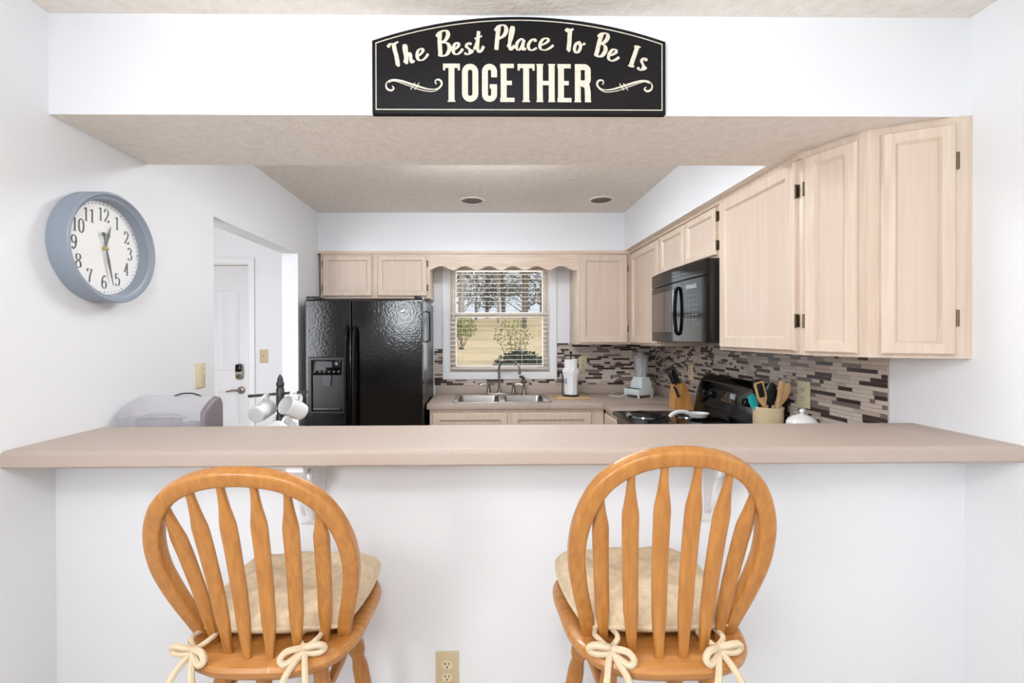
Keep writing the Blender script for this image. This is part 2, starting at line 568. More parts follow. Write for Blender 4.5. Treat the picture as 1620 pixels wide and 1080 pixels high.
# ------------------------------------------------------------------ breakfast bar and worktops
def nosed(x0, x1, y0, y1, z0, z1, nose, m=8):
    """worktop slab with a rounded front (low y) edge, extruded along x"""
    prof = [(y1, z0), (y1, z1)]
    r = nose
    for i in range(m+1):
        a = math.pi/2*i/m
        prof.append((y0+r-r*math.sin(a), z1-r+r*math.cos(a)))
    prof += [(y0, z0+.006), (y0+.006, z0)]
    b = MB()
    b.loft([[(x, y, z) for y, z in prof] for x in (x0, x1)])
    return b
bar = nosed(XL, XR, 1.27, 1.612, 1.085, 1.133, .014)
tag(bar.build('bar_counter', M_lam), 'long beige laminate breakfast bar top spanning wall to wall', 'counter')

wt = thing('kitchen_worktop', (.5, 3.5, .90), 'L-shaped beige laminate worktop around the sink below the window', 'counter')
k = MB()
hx0, hx1, hy0, hy1 = -.215, .50, 3.475, 3.865
k.box(-.42, hx0, 3.385, DB, .90, ZC, .003)
k.box(hx1, XR, 3.385, DB, .90, ZC, .003)
k.box(hx0, hx1, 3.385, hy0, .90, ZC, .003)
k.box(hx0, hx1, hy1, DB, .90, ZC, .003)
k.box(.89, XR, 3.025, 3.388, .90, ZC, .003)
tag(k.build('slab', M_lam, wt), kind='stuff')
k = MB()
k.box(-.42, XR, DB-.02, DB, ZC, 1.012, .003)
k.build('upstand', M_lam, wt)
k = MB()
k.box(XR-.02, XR, 3.025, DB-.02, ZC, 1.012, .003)
k.build('upstand', M_lam, wt)
pw = thing('peninsula_worktop', (0, 1.9, .90), 'lower laminate worktop just behind the breakfast bar', 'counter')
MB().box(XL, XR, 1.55, 2.235, .90, ZC, .004).build('slab', M_lam, pw)
MB().box(XR-.02, XR, 1.62, 2.235, ZC, 1.012, .003).build('upstand', M_lam, pw)

def corbel(x, label):
    t = thing('corbel', (x, 1.434, .87), label, 'bracket', 'white corbels under the bar')
    w = .034
    MB().box(x-w-.004, x+w+.004, 1.422, 1.434, .868, 1.085, .002).build('back_plate', M_trim, t)
    b = MB()
    prof = [(1.422, 1.085), (1.29, 1.085), (1.29, 1.066)]
    for i in range(13):
        a = i/12
        y = 1.295+.122*a**.75 + .012*math.sin(a*math.pi*2)
        prof.append((min(y, 1.42), 1.06-.165*a))
    prof.append((1.422, .89))
    b.loft([[(xx, y, z) for y, z in prof] for xx in (x-.024, x+.024)])
    b.build('scroll_bracket', M_trim, t)
    b = MB()
    for s in (-1, 1):
        b.lathe([(.018, 0), (.018, .007), (.011, .009), (.010, .006), (.005, .009)], (x+s*.024, 1.335, 1.045), 16, Matrix.Rotation(s*math.pi/2, 3, 'Y'))
    tag(b.build('volute', M_trim, t), kind='stuff')
    b = MB()
    b.tube(catmull([(x, 1.405, .892), (x, 1.392, .93), (x, 1.36, .98), (x, 1.33, 1.03)], 4), [.012]*6+[.010]*4+[.006]*3, 8)
    b.build('leaf', M_trim, t)
corbel(-.532, 'white scrolled corbel under the bar behind the left stool')
corbel(.714, 'white scrolled corbel under the bar behind the right stool')

# ------------------------------------------------------------------ cabinets
def door_on(parent, fr, w, h, hinge=None, rail=.058, t=.019):
    b = MB(fr)
    b.ring(w, h, [(0, 0), (0, t-.006), (.005, t), (rail-.010, t), (rail-.002, t-.008), (rail, t-.012)])
    d = b.build('door', M_oak, parent)
    p = MB(fr)
    p.ring(w-2*rail+.004, h-2*rail+.004, [(0, t-.014), (.001, t-.0105)], cap=True, x0=rail-.002, y0=rail-.002)
    p.build('panel', M_oakp, d)
    if hinge:
        for zz in (.16*h if h > .5 else .2*h, .84*h if h > .5 else .8*h):
            q = MB(fr)
            x = -.006 if hinge == 'l' else w+.006
            q.box(x-.005, x+.005, zz-.024, zz+.024, 0, .006, .001)
            q.tube([(x-(.002 if hinge == 'r' else -.002), zz-.026, .012), (x-(.002 if hinge == 'r' else -.002), zz+.026, .012)], .0042, 8)
            q.build('hinge', M_bronze, d)
    return d
def cab(name, x0, x1, y0, y1, z0, z1, label, group=None):
    t = thing(name, ((x0+x1)/2, (y0+y1)/2, z0), label, 'cabinet', group)
    MB().box(x0, x1, y0, y1, z0, z1, .002).build('body', M_oak, t)
    return t
G = 'pale oak wall cabinets'
def face(x, z, y=DS):
    return flat((x, y, z))
t = cab('wall_cabinet', -1.309, -.431, DS, DB, 1.748, ZB, 'short two door pale oak cabinet above the black fridge', G)
door_on(t, face(-1.287, 1.767), .392, .325, 'l', .045)
door_on(t, face(-.848, 1.767), .394, .325, 'r', .045)
t = cab('wall_cabinet', .763, 1.20, DS, DB, 1.372, ZB, 'pale oak cabinet right of the window facing the room', G)
door_on(t, face(.780, 1.386), .388, .712, 'r')
def sidef(y, z, x=1.20):
    return frame((x, y, z), (0, -1, 0), (0, 0, 1), (-1, 0, 0))
t = cab('wall_cabinet', 1.20, XR, 3.078, DS-.001, 1.372, ZB, 'pale oak corner cabinet on the right wall left of the microwave', G)
door_on(t, sidef(3.655, 1.386), .565, .712)
t = cab('wall_cabinet', 1.20, XR, 2.303, 3.077, 1.842, ZB, 'short two door pale oak cabinet above the microwave', G)
door_on(t, sidef(3.046, 1.856), .355, .245, 'l', .045)
door_on(t, sidef(2.668, 1.856), .350, .245, 'r', .045)
t = cab('wall_cabinet', 1.20, XR, 1.702, 2.302, 1.372, ZB, 'wide single door pale oak cabinet right of the microwave', G)
door_on(t, sidef(2.276, 1.386), .548, .722, 'r')
t = thing('wall_cabinet', (1.4, 1.55, 1.372), 'angled two door pale oak end cabinet nearest the bar', 'cabinet', G)
A, Bp, Cp = Vector((1.20, 1.700)), Vector((1.287, 1.513)), Vector((1.502, 1.412))
MB().prismz([A, Bp, Cp, (XR, 1.412), (XR, 1.700)], 1.372, ZB).build('body', M_oak, t)
for P, Q, i0, i1, hg in ((A, Bp, .012, .026, 'l'), (Bp, Cp, .030, .022, 'r')):
    u = (Q-P).normalized()
    n = Vector((u.y, -u.x))
    if n.y > 0:
        n = -n
    o = P+u*i0
    fr = frame((o.x, o.y, 1.384), (u.x, u.y, 0), (0, 0, 1), (n.x, n.y, 0))
    door_on(t, fr, (Q-P).length-i0-i1, .722, hg, .045)
# cabinet top moulding strips under the soffit
tm = MB()
tm.box(1.188, 1.20, 1.70, DS, ZB-.022, ZB)
tag(tm.build('cabinet_moulding', M_oakh), 'thin pale oak strip under the soffit along the right wall cabinets', 'moulding')
tm = MB()
tm.box(-1.33, 1.20, DS-.012, DS, ZB-.022, ZB)
tag(tm.build('cabinet_moulding', M_oakh), 'thin pale oak strip under the soffit along the window wall', 'moulding')

# scalloped valance above the window
pts = []
for i in range(201):
    x = -.431+1.194*i/200
    hump = (.5-.5*math.cos(2*math.pi*(x-.146)/.195))**.8 if x < .731 else 0
    pts.append((x, 1.976+.034*hump))
b = MB()
n = len(pts)
for i in range(n-1):
    (xa, za), (xb, zb) = pts[i], pts[i+1]
    zt = ZB-.022
    b.add([(xa, DS, za), (xb, DS, zb), (xb, DS, zt), (xa, DS, zt), (xa, DS+.019, za), (xb, DS+.019, zb), (xb, DS+.019, zt), (xa, DS+.019, zt)],
          [(0, 1, 2, 3), (7, 6, 5, 4), (0, 4, 5, 1), (3, 2, 6, 7)])
tag(b.build('window_valance', M_oakh, angle=50), 'scalloped pale oak valance board above the sink window', 'valance')

# base cabinets
t = thing('base_cabinet', (.25, 3.7, .1), 'pale oak sink base cabinet below the window', 'cabinet', 'pale oak base cabinets')
q = MB()
q.prismz([(-.40, 3.41), (.90, 3.41), (.90, DB-.002), (.88, DB-.002), (.88, 3.43), (-.38, 3.43), (-.38, DB-.002), (-.40, DB-.002)], .1, .90)
q.build('body', M_oak, t, smooth=False)
MB().box(-.38, .88, 3.43, DB-.002, .1, .12).build('cabinet_floor', M_oak, t)
MB().box(-.40, .90, 3.46, DB-.002, 0, .1).build('toe_kick', M_oak, t)
door_on(t, face(-.378, .13, 3.41), .555, .74, 'l')
door_on(t, face(.205, .13, 3.41), .60, .74, 'r')
t = cab('base_cabinet', .912, XR-.002, 3.03, 3.40, .1, .90, 'narrow pale oak base cabinet beside the stove', 'pale oak base cabinets')
MB().box(.95, XR-.002, 3.03, 3.40, 0, .1).build('toe_kick', M_oak, t)
door_on(t, sidef(3.37, .13, .912), .31, .57)
dw = MB(sidef(3.37, .72, .912))
dw.ring(.31, .15, [(0, 0), (0, .013), (.006, .019)], cap=True)
dw.build('drawer', M_oak, t)
t = cab('base_cabinet', XL+.002, .80, 1.552, 2.20, .1, .90, 'pale oak peninsula base cabinet behind the half wall', 'pale oak base cabinets')
MB().box(XL+.002, .80, 1.552, 2.13, 0, .1).build('toe_kick', M_oak, t)
t = cab('base_cabinet', .802, XR-.002, 1.552, 2.20, .1, .90, 'pale oak corner base cabinet between stove and half wall', 'pale oak base cabinets')
MB().box(.802, XR-.002, 1.552, 2.13, 0, .1).build('toe_kick', M_oak, t)

# ------------------------------------------------------------------ mosaic backsplashes
rnd = random.Random(7)
UNIT = []
for i, m in enumerate(M_tile):
    u = MB().box(-.5, .5, -.5, .5, -.5, .5).mesh('tile', smooth=False)
    u.materials.append(m)
    UNIT.append(u)
PITCH, GAP = .0166, .0016
def tile_rows(a0, a1, z0, z1, holes):
    """list of (a centre, z centre, length, kind) along a wall axis"""
    out = []
    nr = int(round((z1-z0)/PITCH))
    for r in range(nr):
        zc = z0+PITCH*(r+.5)
        a = a0-rnd.random()*.08
        last = 2
        while a < a1:
            q = rnd.random()
            k = 0 if q < .33 else 1 if q < .56 else 2 if q < .84 else 3
            if k < 2 and last < 2:
                k = 2 if rnd.random() < .6 else 3
            last = k
            L = rnd.choice((.024, .05, .075, .1, .125, .15, .15)) if k < 2 else rnd.choice((.05, .075, .1, .125))
            b0, b1 = max(a, a0), min(a+L-GAP, a1)
            a += L
            segs = [(b0, b1)]
            for h0, h1, y0, y1 in holes:
                if zc < y0 or zc > y1:
                    continue
                ns = []
                for s0, s1 in segs:
                    if s1 <= h0 or s0 >= h1:
                        ns.append((s0, s1))
                    else:
                        if s0 < h0:
                            ns.append((s0, h0))
                        if s1 > h1:
                            ns.append((h1, s1))
                segs = ns
            for s0, s1 in segs:
                if s1-s0 > .006:
                    out.append(((s0+s1)/2, zc, s1-s0, k))
    return out
def lay(parent, tiles, place, size):
    ori = ORI[parent.name]
    for a, z, L, k in tiles[:300]:
        o = bpy.data.objects.new('tile', UNIT[k])
        COL.objects.link(o)
        o.parent = parent
        e = rnd.uniform(0, .0006)
        o.location = place(a, z, e)-ori
        o.scale = size(L)
    if len(tiles) > 300:
        mb = MB()
        me_k = []
        for a, z, L, k in tiles[300:]:
            p, s = place(a, z, rnd.uniform(0, .0006)), size(L)
            mb.box(p.x-s[0]/2, p.x+s[0]/2, p.y-s[1]/2, p.y+s[1]/2, p.z-s[2]/2, p.z+s[2]/2)
            me_k += [k]*6
        o = mb.build('far_tiles', M_tile[0], parent, smooth=False)
        for m in M_tile[1:]:
            o.data.materials.append(m)
        for p, k in zip(o.data.polygons, me_k):
            p.material_index = k
        tag(o, kind='stuff')
bs = thing('backsplash', (XR, 2.9, 1.012), 'brown and beige mosaic tile backsplash on the right wall behind the stove', 'backsplash', kind='structure')
MB().box(XR-.005, XR, 1.703, DB-.006, 1.012, 1.405).build('grout_bed', M_grout, bs)
tl = tile_rows(1.705, 3.075, 1.013, 1.372, []) + tile_rows(3.075, DB-.01, 1.013, 1.372, [])
tl = [q for q in tl if not (2.32 < q[0] < 2.95 and q[1] < 1.12)]
tl.sort(key=lambda q: q[0])
lay(bs, tl, lambda a, z, e: Vector((XR-.006-e, a, z)), lambda L: (.006, L, PITCH-GAP))
bs = thing('backsplash', (.6, DB, 1.012), 'brown and beige mosaic tile backsplash on the window wall', 'backsplash', kind='structure')
g = MB()
g.box(-.43, -.357, DB-.005, DB, 1.012, 1.335)
g.build('grout_bed', M_grout, bs)
MB().box(-.357, .647, DB-.005, DB, 1.012, 1.062).build('grout_bed', M_grout, bs)
MB().box(.647, XR-.006, DB-.005, DB, 1.012, 1.372).build('grout_bed', M_grout, bs)
tl = tile_rows(-.428, -.358, 1.013, 1.335, []) + tile_rows(-.357, .647, 1.013, 1.061, []) + tile_rows(.649, XR-.012, 1.013, 1.372, [])
tl.sort(key=lambda q: -q[2])
lay(bs, tl, lambda a, z, e: Vector((a, DB-.006-e, z)), lambda L: (L, .006, PITCH-GAP))

# ------------------------------------------------------------------ fridge
fr_ = thing('refrigerator', (-.85, 3.6, 0), 'tall black textured side by side refrigerator with ice dispenser', 'refrigerator')
FX0, FX1, FS, FY = -1.267, -.431, -.935, 3.257
MB().box(FX0+.004, FX1-.004, FY+.075, DB-.03, .02, 1.705, .004).build('cabinet_body', M_black, fr_)
MB().box(FX0+.03, FX1-.03, FY+.06, FY+.11, .0, .09, .004).build('toe_grille', M_matte, fr_)
dl = MB().box(FX0, FS-.003, FY, FY+.07, .09, 1.705, .009).build('door', M_fridge, fr_, angle=20)
drt = MB().box(FS+.003, FX1, FY, FY+.07, .09, 1.705, .009).build('door', M_fridge, fr_, angle=20)
for dd, x in ((dl, FS-.026), (drt, FS+.030)):
    h = MB()
    h.tube(catmull([(x, FY+.002, 1.508), (x, FY-.03, 1.495), (x, FY-.05, 1.40), (x, FY-.055, 1.12), (x, FY-.05, .84), (x, FY-.03, .745), (x, FY+.002, .73)], 5), .0135, 10, flat=1.0)
    h.build('handle', M_gloss, dd)
h = MB().box(FX0+.005, FX0+.10, FY+.01, FY+.14, 1.705, 1.73, .006)
h.build('hinge_cover', M_black, fr_)
h = MB().box(FX1-.06, FX1-.002, FY-.002, FY+.14, 1.705, 1.73, .006)
h.build('hinge_cover', M_black, fr_)
q = MB(flat((-.573, FY, 1.623)))
q.lathe([(.0145, -.001), (.0145, .003), (.012, .0045), (.004, .005), (0, .005)], seg=20, caps=False)
q.build('badge', M_chrome, drt)
q = MB(flat((-1.236, FY, .895)))
q.ring(.258, .405, [(0, -.002), (0, .010), (.006, .016), (.020, .016), (.024, .006), (.026, .001)], cap=True)
dp = q.build('dispenser', M_black, dl)
q = MB(flat((-1.236, FY, .895)))
q.box(.03, .228, .275, .385, .0, .012, .004)
q.build('control_panel', M_gloss, dp)
q = MB(flat((-1.236, FY, .895)))
q.box(.07, .165, .330, .372, .012, .0135)
q.build('display', M_dgrey, dp)
for i in range(6):
    q = MB(flat((-1.236, FY, .895)))
    x = .045+.0335*i
    q.box(x-.009, x+.009, .292, .308, .012, .015, .002)
    q.build('button', M_dgrey, dp)
q = MB(flat((-1.236, FY, .895)))
q.loft([[(.098, .275, .004), (.160, .275, .004), (.160, .275, .010), (.098, .275, .010)], [(.105, .20, .006), (.153, .20, .006), (.153, .20, .014), (.105, .20, .014)]])
q.build('paddle', M_dgrey, dp)
q = MB(flat((-1.236, FY, .895)))
q.box(.03, .228, .026, .045, 0, .016, .003)
q.build('drip_tray', M_dgrey, dp)
# bar clipped on the fridge side
q = MB()
q.tube(catmull([(FX1-.004, 3.44, 1.63), (FX1+.026, 3.44, 1.622), (FX1+.03, 3.44, 1.60), (FX1+.03, 3.44, 1.43), (FX1+.026, 3.44, 1.41), (FX1-.004, 3.44, 1.402)], 4), .006, 8)
tag(q.build('magnetic_bar', M_black), 'slim black upright bar on the right side of the fridge', 'towel bar')

# ------------------------------------------------------------------ microwave
mw = thing('microwave', (1.3, 2.69, 1.405), 'black over-the-range microwave under the short right wall cabinet', 'microwave')
MY0, MY1, MZ0, MZ1 = 2.312, 3.066, 1.407, 1.840
MB().box(1.155, XR-.007, MY0, MY1, MZ0, MZ1, .004).build('case', M_black, mw)
def bow(y):
    q = (y-(MY0+MY1)/2)/((MY1-MY0)/2)
    return 1.115+.022*q*q
def curved(y0, y1, z0, z1, proud=0, depth=.04, n=10):
    loops = []
    for i in range(n+1):
        y = y0+(y1-y0)*i/n
        x = bow(y)-proud
        loops.append([(x, y, z0+.003), (x, y, z1-.003), (x+.003, y, z1), (x+depth, y, z1), (x+depth, y, z0), (x+.003, y, z0)])
    return MB().loft(loops)
curved(MY0+.003, MY1, 1.755, MZ1, 0).build('vent_strip', M_gloss, mw)
for i in range(3):
    curved(MY0+.01, MY1-.05, 1.775+.02*i, 1.781+.02*i, .001, .003).build('vent_slot', M_matte, mw)
dd = curved(2.56, MY1, MZ0+.002, 1.752, 0).build('door', M_gloss, mw)
M_mwin = mat('microwave_window', rgb(36, 30, 28), .05, coat=.6)
curved(2.66, MY1-.02, 1.465, 1.715, .0012, .003).build('door_window', M_mwin, dd)
h = MB()
h.tube(catmull([(bow(2.60)+.002, 2.60, 1.715), (bow(2.60)-.014, 2.60, 1.70), (bow(2.60)-.022, 2.60, 1.585), (bow(2.60)-.014, 2.60, 1.47), (bow(2.60)+.002, 2.60, 1.455)], 5), .010, 10)
h.build('handle', M_gloss, dd)
cp_ = curved(MY0+.045, 2.557, MZ0+.002, 1.752, 0).build('control_panel', M_gloss, mw)
curved(MY0+.003, MY0+.043, MZ0+.002, 1.752, .002).build('end_strip', M_gloss, mw)
curved(2.40, 2.51, 1.695, 1.725, .001, .003).build('display', M_mwin, cp_)
for r in range(7):
    for c_ in range(4):
        y = 2.395+.035*c_
        z = 1.50+.026*r
        curved(y, y+.020, z, z+.010, .001, .003, 1).build('button', M_grey, cp_)
q = curved(MY1-.055, MY1-.035, 1.428, 1.438, .001, .003, 1)
q.build('badge', M_grey, dd)

# ------------------------------------------------------------------ stove
st = thing('stove', (1.18, 2.64, 0), 'black electric coil range on the right wall below the microwave', 'stove')
SY0, SY1 = 2.25, 3.018
MB().box(.885, 1.50, SY0, SY1, .0, .915, .004).build('oven_body', M_black, st)
q = MB().box(.862, .886, SY0+.01, SY1-.01, .26, .83, .006)
od = q.build('oven_door', M_gloss, st)
q = MB()
q.tube(catmull([(.863, SY0+.06, .79), (.825, SY0+.065, .79), (.815, SY0+.10, .79), (.815, SY1-.10, .79), (.825, SY1-.065, .79), (.863, SY1-.06, .79)], 4), .011, 10)
q.build('handle', M_gloss, od)
MB().box(.852, 1.43, SY0, SY1, .915, .948, .012).build('cooktop', M_gloss, st, angle=20)
for x, y, r in ((1.01, 2.84, .10), (1.27, 2.82, .078), (1.01, 2.45, .078), (1.27, 2.45, .10)):
    q = MB()
    q.lathe([(r+.018, .948), (r+.018, .953), (r+.006, .953), (r-.004, .949), (.02, .947)], (x, y, 0), 28, caps=False)
    dp2 = q.build('drip_pan', M_chrome, st)
    q = MB()
    sp = []
    for i in range(97):
        a = i/24*2*math.pi
        rr = r*(.22+.74*i/96)
        sp.append((x+rr*math.cos(a), y+rr*math.sin(a), .958))
    q.tube(sp, .0052, 6)
    q.build('coil_burner', M_matte, dp2)
# backguard with rounded shoulders
loops = []
n = 40
for i in range(n+1):
    y = SY0+(SY1-SY0)*i/n
    e = min(i, n-i)/n*(SY1-SY0)
    top_ = 1.196-.05*max(0, 1-e/.06)**2.2+.0
    loops.append([(1.395, y, .945), (1.405, y, .99), (1.425, y, top_-.045), (1.445, y, top_-.012), (1.47, y, top_), (1.495, y, top_-.006), (1.51, y, top_-.04), (1.51, y, .945)])
bg = MB().loft(loops).build('backguard', M_gloss, st)
fb = frame((1.4115, 2.5, 1.04), (0, -1, 0), (.02/.163, 0, .99), (-.99, 0, .12))
q = MB(frame((1.4115, 2.70, 1.055), (0, -1, 0), (.17, 0, .985), (-.985, 0, .17)))
q.box(0, .16, 0, .06, -.004, .003, .002)
q.build('clock_display', M_mwin, bg)
for y in (2.90, 2.81, 2.44, 2.35):
    q = MB(frame((1.412, y, 1.085), (0, -1, 0), (.17, 0, .985), (-.985, 0, .17)))
    q.lathe([(.022, -.004), (.021, .012), (.016, .018), (0, .018)], seg=18, caps=False)
    q.box(-.003, .003, -.014, .014, .016, .026)
    q.build('knob', M_black, bg)

# ------------------------------------------------------------------ window blind
bl = thing('window_blind', (.144, DB, 2.0), 'beige horizontal slat blind hanging open in the sink window', 'blind')
BX0, BX1 = WX0+.002, WX1-.002
MB().box(BX0, BX1, DB-.012, DB+.028, 2.018, 2.055, .003).build('head_rail', M_blind, bl)
sl = None
NS = 21
for i in range(NS):
    z = 1.985-.0395*i
    if sl is None:
        q = MB()
        loops = []
        for x in (BX0, BX1):
            loops.append([(x, DB-.014+.036*j/4, z+.0018*(1-((j-2)/2)**2)) for j in range(5)]+[(x, DB-.014+.036*j/4, z-.0012+.0018*(1-((j-2)/2)**2)) for j in (4, 3, 2, 1, 0)])
        q.loft(loops)
        sl = q.build('slat', M_blind, bl)
    else:
        o = sl.copy()
        COL.objects.link(o)
        o.location = (0, 0, -.0395*i)
MB().box(BX0, BX1, DB-.012, DB+.026, 1.145, 1.163, .003).build('bottom_rail', M_blind, bl)
for x in (-.18, .144, .34, .47):
    q = MB()
    q.tube([(x, DB-.017, 2.02), (x, DB-.017, 1.16)], .0014, 5)
    q.build('ladder_cord', M_trim, bl)
q = MB()
q.tube([(-.262, DB-.024, 2.02), (-.262, DB-.024, 1.60)], .003, 6)
q.build('tilt_wand', M_trim, bl)

# ------------------------------------------------------------------ sink and faucet
sk = thing('kitchen_sink', (.14, 3.67, ZC), 'stainless steel double bowl sink in the window worktop', 'sink')
X0, X1, Y0, Y1 = -.238, .523, 3.445, 3.925
def rrect(x0, x1, y0, y1, r, z, n=5):
    out = []
    for cx, cy, a0 in ((x1-r, y1-r, 0), (x0+r, y1-r, 90), (x0+r, y0+r, 180), (x1-r, y0+r, 270)):
        for i in range(n+1):
            a = math.radians(a0+90*i/n)
            out.append((cx+r*math.cos(a), cy+r*math.sin(a), z))
    return out
q = MB()
bw = ((-.200, .125), (.160, .485))
# rim strips round the two bowls
q.box(X0, X1, Y0, 3.482, ZC, ZC+.005, .002)
q.box(X0, X1, 3.85, Y1, ZC, ZC+.005, .002)
q.box(X0, bw[0][0]+.004, 3.478, 3.855, ZC, ZC+.005, .002)
q.box(bw[0][1]-.004, bw[1][0]+.004, 3.478, 3.855, ZC, ZC+.005, .002)
q.box(bw[1][1]-.004, X1, 3.478, 3.855, ZC, ZC+.005, .002)
tag(q.build('rim', M_steel, sk), kind='stuff')
for a, b_ in bw:
    q = MB()
    q.loft([rrect(a-.006, b_+.006, 3.472, 3.861, .03, ZC+.0055), rrect(a, b_, 3.48, 3.853, .04, ZC+.002), rrect(a+.012, b_-.012, 3.492, 3.842, .05, ZC-.13), rrect(a+.04, b_-.04, 3.52, 3.815, .05, ZC-.155)], False, True)
    bo = q.build('bowl', M_steel, sk)
    q = MB().lathe([(.04, ZC-.1545), (.038, ZC-.151), (.02, ZC-.153)], ((a+b_)/2, 3.67, 0), 20)
    q.build('drain', M_chrome, bo)
fc = thing('faucet', (.145, 3.90, ZC), 'brushed nickel gooseneck faucet with two lever handles behind the sink', 'faucet')
MB().box(.03, .275, 3.872, 3.925, ZC+.005, ZC+.022, .007).build('base_plate', M_nickel, fc)
q = MB()
xg = .135
gp = [(xg, 3.90, ZC+.015), (xg, 3.90, ZC+.10), (xg, 3.90, ZC+.20)]
for i in range(9):
    a = math.pi*i/8
    gp.append((xg+.083*(1-math.cos(a))*1.0, 3.90-.05*(1-math.cos(a)), ZC+.235+.058*math.sin(a)))
gp.append((xg+.168, 3.798, ZC+.205))
q.tube(catmull(gp, 3), .0095, 10)
q.lathe([(.019, ZC+.02), (.016, ZC+.035), (.011, ZC+.05)], (xg, 3.90, 0), 16)
q.lathe([(.012, 0), (.012, .028), (.010, .03)], (xg+.168, 3.798, ZC+.185), 14)
q.build('spout', M_nickel, fc)
for x, s in ((.045, -1), (.258, 1)):
    q = MB()
    q.lathe([(.019, ZC+.02), (.016, ZC+.05), (.012, ZC+.075), (.014, ZC+.09), (.008, ZC+.098)], (x, 3.90, 0), 16)
    q.tube([(x, 3.90, ZC+.085), (x+s*.04, 3.895, ZC+.095), (x+s*.075, 3.89, ZC+.088)], [.008, .0065, .007], 8)
    q.build('lever_handle', M_nickel, fc)
q = MB()
sx, sy = .345, 3.895
q.lathe([(.018, ZC+.005), (.016, ZC+.03), (.010, ZC+.045), (.010, ZC+.08), (.014, ZC+.11), (.014, ZC+.135), (.010, ZC+.15)], (sx, sy, 0), 14)
q.tube([(sx, sy, ZC+.13), (sx-.012, sy-.012, ZC+.155), (sx-.034, sy-.03, ZC+.158)], [.013, .013, .011], 10)
tag(q.build('side_sprayer', M_nickel), 'brushed nickel pull out sprayer beside the sink faucet', 'sprayer')

# ------------------------------------------------------------------ things on the window worktop
cb = thing('cutting_board', (.70, 3.70, ZC), 'flat wooden cutting board under the paper towels', 'cutting board')
MB().box(.575, .845, 3.60, 3.78, ZC, ZC+.016, .004).build('board', M_board, cb)
MB().box(.577, .60, 3.602, 3.778, ZC+.0165, ZC+.017).build('end_strip', M_spoon, cb)
ph = thing('paper_towel_holder', (.71, 3.70, ZC+.016), 'black upright paper towel holder on the cutting board', 'holder')
MB().lathe([(.07, ZC+.016), (.07, ZC+.022), (.06, ZC+.026)], (.71, 3.70, 0), 24).build('base', M_black, ph)
MB().lathe([(.006, ZC+.02), (.006, ZC+.355), (.011, ZC+.36), (.011, ZC+.372), (.004, ZC+.378)], (.71, 3.70, 0), 12).build('rod', M_black, ph)
q = MB()
q.tube([(.645, 3.72, ZC+.022), (.645, 3.72, ZC+.20)], .004, 6)
q.build('side_arm', M_black, ph)
pr = thing('paper_towel_roll', (.71, 3.70, ZC+.03), 'white paper towel roll standing on the cutting board', 'paper towels')
q = MB()
loops = []
for z, r in ((.03, .05), (.10, .051), (.17, .052), (.22, .053), (.25, .052), (.30, .052), (.312, .048)):
    loops.append([(.71+r*math.cos(2*math.pi*i/28), 3.70+r*math.sin(2*math.pi*i/28), ZC+z) for i in range(28)])
q.loft(loops)
q.build('roll', M_paper, pr)
q = MB()
loops = []
for j, (z, w) in enumerate(((.245, .045), (.235, .062), (.215, .07), (.195, .066), (.16, .056), (.08, .052), (.035, .050))):
    loops.append([(.71+(w+.004*math.sin(3*i+j))*math.cos(math.pi*(1.05+.95*i/14)), 3.70+(w+.003*math.sin(2*i))*math.sin(math.pi*(1.05+.95*i/14))-.004, ZC+z+.006*math.sin(1.7*i+j)) for i in range(15)])
q.loft(loops, False, False, closed=False)
q.build('loose_sheet', M_paper, pr)
q = MB()
q.box(.662, .667, 3.66, 3.69, ZC+.115, ZC+.16)
q.build('printed_tag', mat('blue_print', rgb(40, 84, 160), .5), pr)

ab = local('countertop_blender', 'small white blender with clear ribbed jar in the worktop corner', 'blender')
q = MB().box(-.10, .08, -.085, .085, .022, .075, .008)
q.build('motor_base', M_appl, ab)
q = MB()
q.loft([rrect(-.05, .085, -.068, .068, .015, .070), rrect(-.043, .080, -.060, .060, .015, .13), rrect(-.032, .070, -.048, .048, .015, .168)])
q.build('motor_tower', M_appl, ab)
q = MB().box(-.095, -.052, -.07, .07, .075, .079, .002)
q.build('button_strip', mat('dark_teal', rgb(50, 84, 84), .4), ab)
for x in (-.085, .065):
    for y in (-.07, .07):
        MB().lathe([(.009, 0), (.010, .024)], (x, y, 0), 10).build('foot', M_appl, ab)
q = MB()
loops = []
for z, r in ((.165, .040), (.19, .046), (.25, .052), (.33, .058)):
    loops.append([((r+.003*math.cos(8*2*math.pi*i/48))*math.cos(2*math.pi*i/48)+.018, (r+.003*math.cos(8*2*math.pi*i/48))*math.sin(2*math.pi*i/48), z) for i in range(48)])
q.loft(loops, True, False)
q.build('jar', M_jar, ab)
q = MB()
q.tube(catmull([(.075, .02, .32), (.11, .03, .31), (.112, .03, .25), (.07, .02, .215)], 4), .006, 8)
q.build('jar_handle', M_jar, ab)
q = MB().lathe([(.060, .328), (.063, .334), (.063, .350), (.055, .354), (.03, .355), (.026, .372), (.0, .374)], (.018, 0, 0), 28, caps=False)
q.build('lid', M_lid, ab)
ab.location = (1.285, 3.745, ZC)
ab.rotation_euler.z = math.radians(28)
ab.scale = (.97, .97, .97)
pc = MB()
pc.tube(catmull([(1.19, 3.74, ZC+.04), (1.13, 3.75, ZC+.004), (1.07, 3.80, ZC+.004), (1.06, 3.86, ZC+.004), (1.12, 3.94, ZC+.004)], 4), .0035, 6)
tag(pc.build('power_cord', M_white), 'thin white power cord lying on the worktop by the blender', 'cord')

